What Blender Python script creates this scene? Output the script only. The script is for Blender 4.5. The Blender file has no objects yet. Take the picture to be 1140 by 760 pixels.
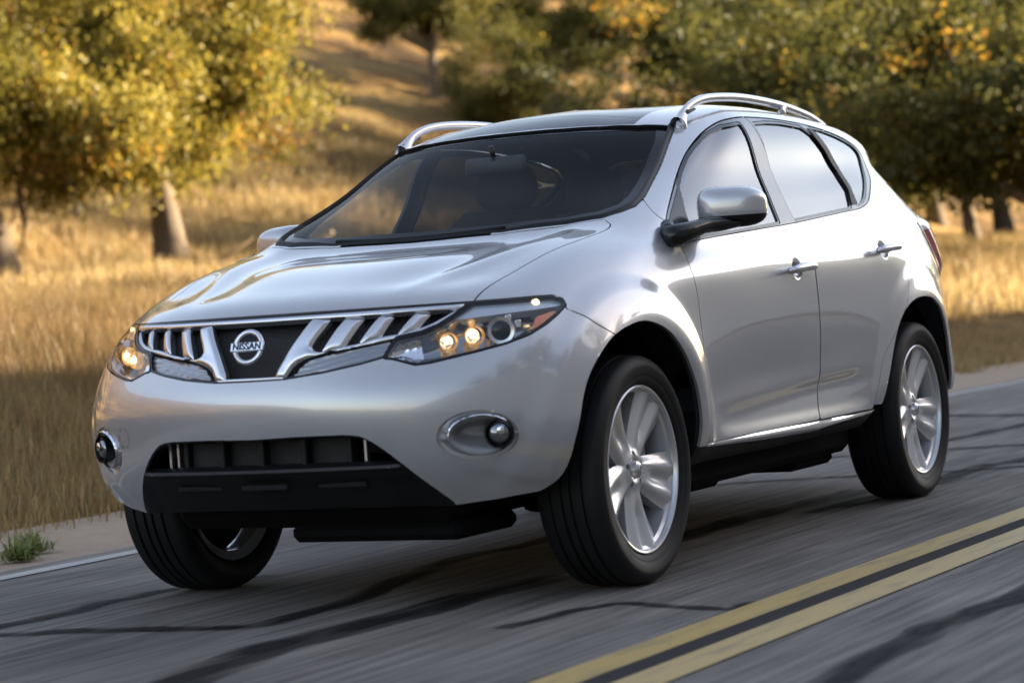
import bpy, math, random
import numpy as np
from mathutils import Matrix, Vector
sc = bpy.context.scene
COL = sc.collection
# ------------------------------------------------------------------ camera
camd = bpy.data.cameras.new('camera'); cam = bpy.data.objects.new('camera', camd); COL.objects.link(cam); sc.camera = cam
CR = [[0.8847077, 0.0528934, 0.4631356], [0.4612208, 0.0447214, -0.8861576], [-0.0675840, 0.9975983, 0.0151698]]
CP = (4.2473, -7.2614, 0.9305)
m4 = np.eye(4); m4[:3, :3] = CR; m4[:3, 3] = CP
cam.matrix_world = Matrix(m4.tolist())
camd.sensor_width = 36.0; camd.lens = 87.36; camd.clip_start = 0.1; camd.clip_end = 2500
camd.dof.use_dof = True; camd.dof.focus_distance = 8.9; camd.dof.aperture_fstop = 2.9
# ------------------------------------------------------------------ sky, sun, exposure
SUN_EL = math.radians(15.0)
SUN_AZ = math.atan2(0.75, 0.66)          # clockwise from +Y towards +X
world = bpy.data.worlds.new('World'); sc.world = world; world.use_nodes = True
wn = world.node_tree; sky = wn.nodes.new('ShaderNodeTexSky'); sky.sky_type = 'NISHITA'; sky.sun_disc = False
sky.sun_elevation = SUN_EL; sky.sun_rotation = SUN_AZ; sky.air_density = 1.0; sky.dust_density = 1.0; sky.ozone_density = 1.0
hs = wn.nodes.new('ShaderNodeHueSaturation'); hs.inputs['Saturation'].default_value = .80; wn.links.new(sky.outputs[0], hs.inputs['Color']); wb = wn.nodes.new('ShaderNodeMix'); wb.data_type = 'RGBA'; wb.blend_type = 'MULTIPLY'; wb.inputs[0].default_value = 1; wb.inputs[7].default_value = (1.07, .99, .96, 1); wn.links.new(hs.outputs[0], wb.inputs[6]); wn.links.new(wb.outputs[2], wn.nodes['Background'].inputs[0]); wn.nodes['Background'].inputs[1].default_value = 0.08
sund = bpy.data.lights.new('sun', 'SUN'); sund.energy = 5.0; sund.angle = math.radians(0.6); sund.color = (1.0, 0.84, 0.60)
sun = bpy.data.objects.new('sun', sund); COL.objects.link(sun)
sdir = Vector((math.sin(SUN_AZ)*math.cos(SUN_EL), math.cos(SUN_AZ)*math.cos(SUN_EL), math.sin(SUN_EL)))
sun.rotation_euler = sdir.to_track_quat('Z', 'Y').to_euler()
sc.view_settings.view_transform = 'Standard'; sc.view_settings.look = 'None'
sc.view_settings.exposure = 2.6; sc.view_settings.gamma = 1.0
try: sc.view_settings.use_curve_mapping = False
except Exception: pass
sc.cycles.max_bounces = 8; sc.cycles.transparent_max_bounces = 16; sc.cycles.glossy_bounces = 5; sc.cycles.caustics_reflective = False; sc.cycles.caustics_refractive = False
sc.cycles.use_denoising = True
R2 = math.sqrt(0.5)
rng = np.random.default_rng(7)
# ------------------------------------------------------------------ helpers
def tag(o, label=None, cat=None, group=None, kind=None):
    if label: o['label'] = label
    if cat: o['category'] = cat
    if group: o['group'] = group
    if kind: o['kind'] = kind
    return o
def link(name, me, mat=None, parent=None):
    o = bpy.data.objects.new(name, me); COL.objects.link(o)
    if mat is not None and len(me.materials) == 0: me.materials.append(mat)
    if parent is not None: o.parent = parent
    return o
def empty(name, loc=(0, 0, 0), rz=0.0, parent=None):
    o = bpy.data.objects.new(name, None); COL.objects.link(o); o.location = loc; o.rotation_euler = (0, 0, rz)
    o.empty_display_size = 0.2
    if parent is not None: o.parent = parent
    return o
def raw_mesh(name, V, polys, smooth=True, attrs=None):
    """polys: list of int arrays (k, n) and / or lists of index tuples"""
    me = bpy.data.meshes.new(name)
    idx = []; start = []; pos = 0
    for p in polys:
        if isinstance(p, np.ndarray):
            if p.size == 0: continue
            k, n = p.shape; idx.append(p.reshape(-1)); start.append(pos + np.arange(k)*n); pos += k*n
        else:
            for q in p:
                idx.append(np.array(q)); start.append(np.array([pos])); pos += len(q)
    idx = np.concatenate(idx).astype(np.int32); start = np.concatenate(start).astype(np.int32)
    me.vertices.add(len(V)); me.vertices.foreach_set('co', np.ascontiguousarray(V, dtype=np.float32).reshape(-1))
    me.loops.add(len(idx)); me.loops.foreach_set('vertex_index', idx)
    me.polygons.add(len(start)); me.polygons.foreach_set('loop_start', start)
    me.update(calc_edges=True); me.validate()
    me.polygons.foreach_set('use_smooth', np.full(len(me.polygons), bool(smooth)))
    if attrs:
        for k, a in attrs.items():
            a = np.asarray(a, dtype=np.float32)
            if a.ndim == 1:
                at = me.attributes.new(k, 'FLOAT', 'POINT'); at.data.foreach_set('value', a)
            else:
                at = me.attributes.new(k, 'FLOAT_COLOR', 'POINT'); at.data.foreach_set('color', np.concatenate([a, np.ones((len(a), 1), np.float32)], 1).reshape(-1))
    me.update()
    return me
class MB:
    """collects simple solids into one mesh"""
    def __init__(s): s.V = []; s.P = []; s.n = 0
    def add(s, V, P):
        V = np.asarray(V, float)
        for p in P: s.P.append(tuple(int(i) + s.n for i in p))
        s.V.append(V); s.n += len(V); return s
    def box(s, c, d, rot=None, bev=0.0):
        hx, hy, hz = d[0]/2, d[1]/2, d[2]/2
        b = min(bev, hx*.9, hy*.9, hz*.9)
        if b <= 0:
            V = np.array([(x, y, z) for x in (-hx, hx) for y in (-hy, hy) for z in (-hz, hz)])
            P = [(0, 1, 3, 2), (4, 6, 7, 5), (0, 4, 5, 1), (2, 3, 7, 6), (0, 2, 6, 4), (1, 5, 7, 3)]
        else:
            V = []; ids = {}
            for sx in (-1, 1):
                for sy in (-1, 1):
                    for sz in (-1, 1):
                        for ax in range(3):
                            p = [sx*(hx-b), sy*(hy-b), sz*(hz-b)]; p[ax] = (sx*hx, sy*hy, sz*hz)[ax]
                            ids[(sx, sy, sz, ax)] = len(V); V.append(p)
            P = []
            for ax in range(3):
                o1, o2 = [a for a in range(3) if a != ax]
                for sg in (-1, 1):
                    q = []
                    for u, v in ((-1, -1), (1, -1), (1, 1), (-1, 1)):
                        k = [0, 0, 0]; k[ax] = sg; k[o1] = u; k[o2] = v; q.append(ids[(k[0], k[1], k[2], ax)])
                    P.append(q)
            for ax in range(3):
                o1, o2 = [a for a in range(3) if a != ax]
                for u in (-1, 1):
                    for v in (-1, 1):
                        q = []
                        for w, a2 in ((-1, o1), (1, o1), (1, o2), (-1, o2)):
                            k = [0, 0, 0]; k[ax] = w; k[o1] = u; k[o2] = v; q.append(ids[(k[0], k[1], k[2], a2)])
                        P.append(q)
            for sx in (-1, 1):
                for sy in (-1, 1):
                    for sz in (-1, 1): P.append([ids[(sx, sy, sz, a)] for a in range(3)])
            V = np.array(V)
        if rot is not None: V = V @ np.array(rot).T
        return s.add(V + np.array(c), P)
    def lathe(s, prof, n=48, c=(0, 0, 0), axis='x', close=False):
        prof = np.array(prof, float); a = np.linspace(0, 2*np.pi, n, endpoint=False)
        k = len(prof); V = []
        for ang in a:
            u, r = prof[:, 0], prof[:, 1]
            if axis == 'x': V.append(np.stack([u, r*np.cos(ang), r*np.sin(ang)], 1))
            elif axis == 'y': V.append(np.stack([r*np.cos(ang), u, r*np.sin(ang)], 1))
            else: V.append(np.stack([r*np.cos(ang), r*np.sin(ang), u], 1))
        V = np.concatenate(V) + np.array(c); P = []
        for i in range(n):
            j = (i+1) % n
            for q in range(k-1 if not close else k):
                q2 = (q+1) % k; P.append((i*k+q, j*k+q, j*k+q2, i*k+q2))
        return s.add(V, P)
    def tube(s, pts, rad, n=10, flat=None, caps=True):
        pts = np.array(pts, float); m = len(pts); rad = np.broadcast_to(np.array(rad, float), (m,)) if np.ndim(rad) < 2 else rad
        T = np.gradient(pts, axis=0); T /= np.linalg.norm(T, axis=1, keepdims=True) + 1e-12
        ref = np.array([0, 0, 1.0]) if abs(T[0][2]) < .9 else np.array([1.0, 0, 0]); V = []
        for i in range(m):
            a = np.cross(ref, T[i]); a /= np.linalg.norm(a) + 1e-12; b = np.cross(T[i], a); ref = b
            th = np.linspace(0, 2*np.pi, n, endpoint=False)
            ra, rb = (rad[i], rad[i]) if flat is None else (flat[0]*rad[i], flat[1]*rad[i])
            V.append(pts[i] + ra*np.cos(th)[:, None]*a + rb*np.sin(th)[:, None]*b)
        P = []
        for i in range(m-1):
            for j in range(n):
                k = (j+1) % n; P.append((i*n+j, i*n+k, (i+1)*n+k, (i+1)*n+j))
        if caps: P.append(tuple(range(n))[::-1]); P.append(tuple((m-1)*n + j for j in range(n)))
        return s.add(np.concatenate(V), P)
    def ball(s, c, r, nu=24, nv=14, fn=None):
        r = np.broadcast_to(np.array(r, float), (3,)); V = []
        for i in range(nv+1):
            ph = np.pi*i/nv
            for j in range(nu):
                th = 2*np.pi*j/nu; V.append((np.sin(ph)*np.cos(th), np.sin(ph)*np.sin(th), np.cos(ph)))
        V = np.array(V)
        if fn: V = fn(V)
        P = []
        for i in range(nv):
            for j in range(nu):
                k = (j+1) % nu; P.append((i*nu+j, (i+1)*nu+j, (i+1)*nu+k, i*nu+k))
        return s.add(V*r + np.array(c), P)
    def build(s, name, mat, parent=None, smooth=True, sharp=None):
        V = np.concatenate(s.V)
        me = raw_mesh(name, V, [s.P], smooth)
        # weld the coincident pole points and orient outward
        import bmesh
        bm = bmesh.new(); bm.from_mesh(me); bmesh.ops.remove_doubles(bm, verts=bm.verts, dist=1e-6)
        bmesh.ops.recalc_face_normals(bm, faces=bm.faces); bm.to_mesh(me); bm.free()
        me.polygons.foreach_set('use_smooth', np.full(len(me.polygons), bool(smooth)))
        if smooth and sharp is not None:
            me.set_sharp_from_angle(angle=math.radians(sharp))
        return link(name, me, mat, parent)
# ------------------------------------------------------------------ materials
def newmat(name):
    m = bpy.data.materials.new(name); m.use_nodes = True; nt = m.node_tree
    return m, nt, nt.nodes['Principled BSDF']
def pmat(name, col, rough=.5, metal=0.0, coat=0.0, spec=.5, emit=None, es=0.0, noise=None, bump=None):
    m, nt, b = newmat(name)
    b.inputs['Base Color'].default_value = (*col, 1); b.inputs['Roughness'].default_value = rough; b.inputs['Metallic'].default_value = metal
    b.inputs['Coat Weight'].default_value = coat; b.inputs['Coat Roughness'].default_value = .03; b.inputs['Specular IOR Level'].default_value = spec
    if emit: b.inputs['Emission Color'].default_value = (*emit, 1); b.inputs['Emission Strength'].default_value = es
    if noise:
        sc_, amt = noise; tc = nt.nodes.new('ShaderNodeTexCoord'); n = nt.nodes.new('ShaderNodeTexNoise'); n.inputs['Scale'].default_value = sc_; n.inputs['Detail'].default_value = 5
        nt.links.new(tc.outputs['Object'], n.inputs['Vector']); r = nt.nodes.new('ShaderNodeMapRange'); r.inputs[3].default_value = rough-amt; r.inputs[4].default_value = rough+amt
        nt.links.new(n.outputs[0], r.inputs[0]); nt.links.new(r.outputs[0], b.inputs['Roughness'])
        mx = nt.nodes.new('ShaderNodeMix'); mx.data_type = 'RGBA'; mx.inputs[6].default_value = (*[c*.75 for c in col], 1); mx.inputs[7].default_value = (*[min(1, c*1.25) for c in col], 1)
        nt.links.new(n.outputs[0], mx.inputs[0]); nt.links.new(mx.outputs[2], b.inputs['Base Color'])
    if bump:
        sc_, st = bump; tc = nt.nodes.new('ShaderNodeTexCoord'); n = nt.nodes.new('ShaderNodeTexNoise'); n.inputs['Scale'].default_value = sc_
        nt.links.new(tc.outputs['Object'], n.inputs['Vector']); bp = nt.nodes.new('ShaderNodeBump'); bp.inputs['Strength'].default_value = st; bp.inputs['Distance'].default_value = .01
        nt.links.new(n.outputs[0], bp.inputs['Height']); nt.links.new(bp.outputs[0], b.inputs['Normal'])
    return m
def glassmat(name, tint, refl=1.0, f0=1.5):
    m, nt, b = newmat(name); nt.nodes.remove(b)
    out = nt.nodes['Material Output']; tr = nt.nodes.new('ShaderNodeBsdfTransparent'); tr.inputs[0].default_value = (*tint, 1)
    gl = nt.nodes.new('ShaderNodeBsdfGlossy'); gl.inputs['Roughness'].default_value = .01; gl.inputs[0].default_value = (refl, refl, refl, 1)
    fr = nt.nodes.new('ShaderNodeFresnel'); ge = nt.nodes.new('ShaderNodeNewGeometry'); ma = nt.nodes.new('ShaderNodeMath'); ma.operation = 'MULTIPLY_ADD'; ma.inputs[1].default_value = 1/f0-f0; ma.inputs[2].default_value = f0; nt.links.new(ge.outputs['Backfacing'], ma.inputs[0]); nt.links.new(ma.outputs[0], fr.inputs[0]); mx = nt.nodes.new('ShaderNodeMixShader')
    nt.links.new(fr.outputs[0], mx.inputs[0]); nt.links.new(tr.outputs[0], mx.inputs[1]); nt.links.new(gl.outputs[0], mx.inputs[2]); nt.links.new(mx.outputs[0], out.inputs[0])
    return m
M = {}
M['paint'] = pmat('silver_paint', (.445, .442, .455), .27, .45, 1.0)
def flakes():
    m = M['paint']; nt = m.node_tree; b = nt.nodes['Principled BSDF']; tc = nt.nodes.new('ShaderNodeTexCoord')
    v = nt.nodes.new('ShaderNodeTexNoise'); v.inputs['Scale'].default_value = 900; nt.links.new(tc.outputs['Object'], v.inputs['Vector'])
    bp = nt.nodes.new('ShaderNodeBump'); bp.inputs['Strength'].default_value = .06; bp.inputs['Distance'].default_value = .002; nt.links.new(v.outputs[0], bp.inputs['Height']); nt.links.new(bp.outputs[0], b.inputs['Normal'])
    b.inputs['Coat Roughness'].default_value = .02; b.inputs['Coat IOR'].default_value = 1.65
flakes()
M['trim'] = pmat('satin_grey_trim', (.17, .173, .185), .34, .6, .2)
M['black'] = pmat('black_plastic', (.007, .007, .0075), .6, spec=.25, noise=(30, .08))
M['foglens'] = pmat('glassy_fog_lamp', (.22, .23, .25), .06, .85)
M['lip'] = pmat('grey_lip_plastic', (.075, .075, .08), .5)
M['gloss_black'] = pmat('gloss_black_trim', (.008, .008, .009), .16, 0, 0, spec=.35)
M['moulding'] = pmat('black_rubber_moulding', (.008, .008, .009), .5, spec=.25)
M['film'] = pmat('black_glass_border', (.005, .005, .006), .12, spec=.15)
M['bowl'] = pmat('grey_fog_lamp_bowl', (.30, .30, .31), .4, .4)
M['skid'] = pmat('dark_lower_bumper', (.007, .007, .0075), .45, 0, 0, spec=.3)
M['under'] = pmat('underbody', (.005, .005, .005), .85, spec=.1)
M['void'] = pmat('dark_cavity', (.004, .004, .004), .9)
M['chrome'] = pmat('satin_chrome', (.66, .66, .69), .24, .9)
M['bright'] = pmat('bright_chrome', (.86, .86, .88), .05, 1.0)
M['glass'] = glassmat('windscreen_glass', (.95, .97, .97), .26, 1.5)
M['side_glass'] = glassmat('door_glass', (.92, .94, .94), 1.0, 2.7)
M['privacy'] = glassmat('privacy_glass', (.22, .23, .24), 1.0, 2.7)
M['lens'] = glassmat('lamp_lens', (.93, .94, .95), .9, 1.4)
M['tyre'] = pmat('tyre_rubber', (.0075, .0075, .008), .6, spec=.3, noise=(14, .1))
M['rim'] = pmat('alloy_wheel', (.62, .62, .64), .30, .55, 1.0)
M['rim_dark'] = pmat('wheel_barrel', (.10, .10, .11), .4, .8)
M['disc'] = pmat('brake_disc', (.35, .34, .33), .35, .9)
M['seat'] = pmat('dark_seat_fabric', (.018, .018, .020), .8, bump=(120, .2))
M['cabin'] = pmat('cabin_grey', (.07, .07, .075), .7)
M['headliner'] = pmat('headliner', (.16, .165, .17), .8)
M['dash'] = pmat('dashboard', (.015, .015, .017), .6, bump=(200, .2))
M['housing'] = pmat('lamp_housing', (.32, .325, .35), .16, .85)
M['reflector'] = pmat('lamp_reflector', (.75, .76, .80), .13, 1.0)
M['smoke'] = pmat('smoked_strip_plastic', (.22, .23, .26), .14, .3, 1.0)
M['strip'] = pmat('lamp_strip', (.50, .53, .60), .25, .2, .8)
M['amber'] = pmat('amber_reflector', (.70, .16, .02), .2, 0, .8)
M['glow'] = pmat('lit_bulb', (.9, .8, .6), .2, 0, 0, emit=(1.0, .70, .34), es=.75)
M['glow_ring'] = pmat('lit_reflector_ring', (.8, .55, .25), .15, .9, 0, emit=(1.0, .50, .14), es=.07)
M['red'] = pmat('red_tail_lens', (.35, .01, .012), .08, 0, 1.0)
M['white_lens'] = pmat('clear_tail_lens', (.7, .68, .68), .08, 0, 1.0)
M['radiator'] = pmat('radiator_core', (.022, .022, .022), .6, .2, bump=(300, .5))
M['letters'] = pmat('dark_lettering', (.02, .02, .03), .3, .3)
def meshmat():
    m, nt, b = newmat('grille_mesh'); b.inputs['Roughness'].default_value = .45
    tc = nt.nodes.new('ShaderNodeTexCoord'); w = nt.nodes.new('ShaderNodeTexWave'); w.bands_direction = 'X'; w.inputs['Scale'].default_value = 42
    nt.links.new(tc.outputs['Object'], w.inputs['Vector']); r = nt.nodes.new('ShaderNodeValToRGB'); r.color_ramp.elements[0].color = (.003, .003, .003, 1); r.color_ramp.elements[1].color = (.022, .022, .024, 1)
    nt.links.new(w.outputs[0], r.inputs[0]); nt.links.new(r.outputs[0], b.inputs['Base Color']); bp = nt.nodes.new('ShaderNodeBump'); bp.inputs['Distance'].default_value = .004
    nt.links.new(w.outputs[0], bp.inputs['Height']); nt.links.new(bp.outputs[0], b.inputs['Normal']); return m
M['mesh'] = meshmat()

def projmat():
    m, nt, b = newmat('lit_projector'); b.inputs['Base Color'].default_value = (.8, .75, .65, 1); b.inputs['Roughness'].default_value = .15; b.inputs['Metallic'].default_value = .6
    tc = nt.nodes.new('ShaderNodeTexCoord'); n = nt.nodes.new('ShaderNodeTexNoise'); n.inputs['Scale'].default_value = 110; n.inputs['Detail'].default_value = 3; nt.links.new(tc.outputs['Object'], n.inputs['Vector'])
    r = nt.nodes.new('ShaderNodeMapRange'); r.inputs[1].default_value = .40; r.inputs[2].default_value = .62; r.inputs[3].default_value = .03; r.inputs[4].default_value = .34; nt.links.new(n.outputs[0], r.inputs[0]); nt.links.new(r.outputs[0], b.inputs['Emission Strength']); b.inputs['Emission Color'].default_value = (1.0, .76, .45, 1); return m
M['proj'] = projmat()
# ------------------------------------------------------------------ terrain and road
def sst(a, b, x):
    t = np.clip((x-a)/(b-a), 0, 1); return t*t*(3-2*t)
def cy(y):
    y = np.asarray(y, float); yy = np.clip(y, -60, 25)
    return .012*yy + .0018*np.clip(yy, 0, 25)**2 + .102*np.clip(y-25, 0, None)
def vnoise(x, y, s, seed=0):
    r = np.random.default_rng(seed); tot = 0
    for k in range(7):
        a = r.uniform(0, 2*np.pi); f = s*(.6+.9*r.random()); p = r.uniform(0, 6.28, 2)
        tot = tot + np.sin((x*np.cos(a)+y*np.sin(a))*f+p[0])*np.cos((-x*np.sin(a)+y*np.cos(a))*f*.8+p[1])
    return tot/7
def ground_h(x, y):
    x = np.asarray(x, float); y = np.asarray(y, float)
    d = -(x-cy(y))-2.95; e = x-cy(y)-5.7
    q = np.clip(d-20, 0, None); hl = .98*sst(-.1, 8.5, d) + .040*np.clip(np.minimum(d, 26)-5, 0, None) + .40*(np.sqrt(q*q+16)-4)
    hl += sst(.5, 4, d)*.10*vnoise(x, y, .9, 1) + sst(6, 20, d)*.22*vnoise(x, y, .22, 2) + sst(30, 60, d)*1.8*vnoise(x, y, .07, 3)
    hr = (9.8-.03*np.clip(y-20, 0, 60))*sst(0, 10.5, e) - .02*np.clip(e-14, 0, None) + sst(1, 6, e)*.5*vnoise(x, y, .3, 4)
    hr *= sst(-34, -18, y)
    base = -.06*np.ones_like(x)
    h = base + (hl+.07)*sst(-.25, .25, d) + (hr+.06)*sst(-.2, .3, e)
    return h
def terrain_sheet():
    xs = np.concatenate([np.linspace(-230, -60, 60)[:-1], np.linspace(-60, -14, 110)[:-1], np.linspace(-14, 6, 110)[:-1], np.linspace(6, 24, 50)[:-1], np.linspace(24, 120, 24)])
    ys = np.concatenate([np.linspace(-90, -12, 40)[:-1], np.linspace(-12, 60, 220)[:-1], np.linspace(60, 260, 110)])
    X, Y = np.meshgrid(xs, ys); Z = ground_h(X, Y); n = len(xs)
    i, j = np.meshgrid(np.arange(len(ys)-1), np.arange(n-1), indexing='ij'); a = (i*n+j).ravel()
    return raw_mesh('ground', np.stack([X, Y, Z], 2).reshape(-1, 3), [np.stack([a, a+1, a+n+1, a+n], 1)])
def ground_mat():
    m, nt, b = newmat('dry_hillside'); b.inputs['Roughness'].default_value = .9; b.inputs['Specular IOR Level'].default_value = .1
    tc = nt.nodes.new('ShaderNodeTexCoord')
    def noise(s, d=6, dist=0.0):
        n = nt.nodes.new('ShaderNodeTexNoise'); n.inputs['Scale'].default_value = s; n.inputs['Detail'].default_value = d; n.inputs['Distortion'].default_value = dist
        nt.links.new(tc.outputs['Object'], n.inputs['Vector']); return n
    n1 = noise(.22, 8, .6); n2 = noise(5.0, 6); n3 = noise(40, 4)
    r = nt.nodes.new('ShaderNodeValToRGB'); e = r.color_ramp.elements
    e[0].position = .42; e[0].color = (.070, .043, .020, 1); e[1].position = .68; e[1].color = (.44, .30, .12, 1)  # soil mottling; dark patches deepened to paint in the slope's shade
    x = r.color_ramp.elements.new(.53); x.color = (.24, .150, .058, 1)
    nt.links.new(n1.outputs[0], r.inputs[0])
    r2 = nt.nodes.new('ShaderNodeValToRGB'); r2.color_ramp.elements[0].position = .3; r2.color_ramp.elements[0].color = (.45, .42, .38, 1); r2.color_ramp.elements[1].position = .7; r2.color_ramp.elements[1].color = (1.25, 1.2, 1.1, 1)
    nt.links.new(n2.outputs[0], r2.inputs[0]); mx = nt.nodes.new('ShaderNodeMix'); mx.data_type = 'RGBA'; mx.blend_type = 'MULTIPLY'; mx.inputs[0].default_value = 1
    nt.links.new(r.outputs[0], mx.inputs[6]); nt.links.new(r2.outputs[0], mx.inputs[7]); nt.links.new(mx.outputs[2], b.inputs['Base Color'])
    ad = nt.nodes.new('ShaderNodeMath'); ad.operation = 'ADD'; nt.links.new(n2.outputs[0], ad.inputs[0]); nt.links.new(n3.outputs[0], ad.inputs[1])
    bp = nt.nodes.new('ShaderNodeBump'); bp.inputs['Strength'].default_value = .9; bp.inputs['Distance'].default_value = .12; nt.links.new(ad.outputs[0], bp.inputs['Height']); nt.links.new(bp.outputs[0], b.inputs['Normal'])
    return m
tag(link('ground', terrain_sheet(), ground_mat()), kind='structure')
def strip(name, x0, x1, z, mat, y0=-60, y1=160, n=220, nx=2, zfun=None):
    ys = np.concatenate([np.linspace(y0, -6, 30)[:-1], np.linspace(-6, 30, 120)[:-1], np.linspace(30, y1, 50)]); xs = np.linspace(x0, x1, nx)
    X, Y = np.meshgrid(xs, ys); Z = np.full_like(X, z) if zfun is None else zfun(X, Y); X = X + cy(Y); k = len(xs)
    i, j = np.meshgrid(np.arange(len(ys)-1), np.arange(k-1), indexing='ij'); a = (i*k+j).ravel()
    o = link(name, raw_mesh(name, np.stack([X, Y, Z], 2).reshape(-1, 3), [np.stack([a, a+1, a+k+1, a+k], 1)]), mat); return tag(o, kind='structure')
def asphalt():
    m, nt, b = newmat('asphalt'); b.inputs['Specular IOR Level'].default_value = .2
    tc = nt.nodes.new('ShaderNodeTexCoord'); mp = nt.nodes.new('ShaderNodeMapping'); mp.inputs['Scale'].default_value = (1, .045, 1); nt.links.new(tc.outputs['Object'], mp.inputs['Vector'])
    def noise(s, d, src):
        n = nt.nodes.new('ShaderNodeTexNoise'); n.inputs['Scale'].default_value = s; n.inputs['Detail'].default_value = d; nt.links.new(src, n.inputs['Vector']); return n
    st = noise(26, 9, mp.outputs[0]); big = noise(.8, 5, tc.outputs['Object']); mid = noise(3.5, 6, mp.outputs[0]); gr = noise(170, 3, tc.outputs['Object'])
    r = nt.nodes.new('ShaderNodeValToRGB'); e = r.color_ramp.elements; e[0].position = .28; e[0].position = .36; e[0].color = (.072, .066, .060, 1); e[1].position = .66; e[1].color = (.260, .232, .205, 1)
    a1 = nt.nodes.new('ShaderNodeMath'); a1.operation = 'MULTIPLY_ADD'; a1.inputs[1].default_value = .55; a1.inputs[2].default_value = 0; nt.links.new(st.outputs[0], a1.inputs[0])
    a2 = nt.nodes.new('ShaderNodeMath'); a2.operation = 'MULTIPLY_ADD'; a2.inputs[1].default_value = .22; nt.links.new(mid.outputs[0], a2.inputs[0]); nt.links.new(a1.outputs[0], a2.inputs[2])
    a3 = nt.nodes.new('ShaderNodeMath'); a3.operation = 'MULTIPLY_ADD'; a3.inputs[1].default_value = .23; nt.links.new(gr.outputs[0], a3.inputs[0]); nt.links.new(a2.outputs[0], a3.inputs[2])
    nt.links.new(a3.outputs[0], r.inputs[0])
    rb = nt.nodes.new('ShaderNodeMapRange'); rb.inputs[1].default_value = .3; rb.inputs[2].default_value = .7; rb.inputs[3].default_value = .72; rb.inputs[4].default_value = 1.25; nt.links.new(big.outputs[0], rb.inputs[0])
    mx = nt.nodes.new('ShaderNodeVectorMath'); mx.operation = 'SCALE'; nt.links.new(r.outputs[0], mx.inputs[0]); nt.links.new(rb.outputs[0], mx.inputs['Scale']); nt.links.new(mx.outputs[0], b.inputs['Base Color'])
    b.inputs['Roughness'].default_value = .85
    bp = nt.nodes.new('ShaderNodeBump'); bp.inputs['Strength'].default_value = .5; bp.inputs['Distance'].default_value = .006; nt.links.new(gr.outputs[0], bp.inputs['Height']); nt.links.new(bp.outputs[0], b.inputs['Normal'])
    return m
def worn_paint(name, col, lo):
    m, nt, b = newmat(name); b.inputs['Roughness'].default_value = .6
    tc = nt.nodes.new('ShaderNodeTexCoord'); mp = nt.nodes.new('ShaderNodeMapping'); mp.inputs['Scale'].default_value = (1, .12, 1); nt.links.new(tc.outputs['Object'], mp.inputs['Vector'])
    n = nt.nodes.new('ShaderNodeTexNoise'); n.inputs['Scale'].default_value = 22; n.inputs['Detail'].default_value = 8; nt.links.new(mp.outputs[0], n.inputs['Vector'])
    r = nt.nodes.new('ShaderNodeValToRGB'); e = r.color_ramp.elements; e[0].position = .30; e[0].color = (*lo, 1); e[1].position = .50; e[1].color = (*col, 1); nt.links.new(n.outputs[0], r.inputs[0]); nt.links.new(r.outputs[0], b.inputs['Base Color'])
    return m
AS = asphalt()
strip('road', -2.22, 5.55, 0.0, AS)
SH = pmat('gravel_shoulder', (.29, .215, .15), .95, noise=(9, .03), bump=(60, .8)); 
strip('shoulder', -3.35, -2.215, 0, SH, nx=6, zfun=lambda X, Y: -.006+.0*X+.012*vnoise(X, Y, 3.0, 9)*sst(-2.25, -2.5, X)+.03*sst(-2.9, -3.3, X))
strip('shoulder', 5.545, 6.2, 0, SH, nx=4, zfun=lambda X, Y: -.006+.03*sst(5.8, 6.1, X))
CB = pmat('pale_bounce_fill', (.46, .41, .34), .95, noise=(.8, .03), bump=(6, .8)); strip('door_bounce_strip', 6.05, 15.2, 0, CB, nx=26, zfun=lambda X, Y: ground_h(X+cy(Y), Y)+.05)  # unseen pale strip added on the ridge to brighten reflections in the doors
WH = worn_paint('white_road_paint', (.36, .34, .32), (.20, .185, .17)); YE = worn_paint('yellow_road_paint', (.43, .29, .085), (.26, .19, .08))
YE2 = worn_paint('faded_yellow_road_paint', (.45, .315, .12), (.28, .21, .10))
strip('edge_line', -2.08, -1.97, .004, WH); strip('centre_line', 1.448, 1.577, .004, YE); strip('centre_line', 1.664, 1.802, .004, YE2); strip('edge_line', 5.15, 5.25, .004, WH)
DK = pmat('dark_sealed_gap', (.036, .033, .033), .9, spec=.1, noise=(8, .05)); strip('road_seam', 1.577, 1.664, .003, DK)
TARM = 1
def tar_mat():
    m, nt, b = newmat('tar_seam'); b.inputs['Base Color'].default_value = (.012, .012, .013, 1); b.inputs['Roughness'].default_value = .85; b.inputs['Specular IOR Level'].default_value = .15
    at = nt.nodes.new('ShaderNodeAttribute'); at.attribute_name = 'edge'; tc = nt.nodes.new('ShaderNodeTexCoord'); mp = nt.nodes.new('ShaderNodeMapping'); mp.inputs['Scale'].default_value = (1, .1, 1); nt.links.new(tc.outputs['Object'], mp.inputs['Vector'])
    n = nt.nodes.new('ShaderNodeTexNoise'); n.inputs['Scale'].default_value = 14; n.inputs['Detail'].default_value = 3; nt.links.new(mp.outputs[0], n.inputs['Vector'])
    a = nt.nodes.new('ShaderNodeMath'); a.operation = 'MULTIPLY_ADD'; a.inputs[1].default_value = 1.5; nt.links.new(n.outputs[0], a.inputs[0]); nt.links.new(at.outputs['Fac'], a.inputs[2])
    r = nt.nodes.new('ShaderNodeMapRange'); r.inputs[1].default_value = .45; r.inputs[2].default_value = 1.5; nt.links.new(a.outputs[0], r.inputs[0])
    tr = nt.nodes.new('ShaderNodeBsdfTransparent'); mx = nt.nodes.new('ShaderNodeMixShader'); nt.links.new(r.outputs[0], mx.inputs[0]); nt.links.new(tr.outputs[0], mx.inputs[1]); nt.links.new(b.outputs[0], mx.inputs[2]); nt.links.new(mx.outputs[0], nt.nodes['Material Output'].inputs[0])
    return m
TAR = tar_mat()
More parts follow.
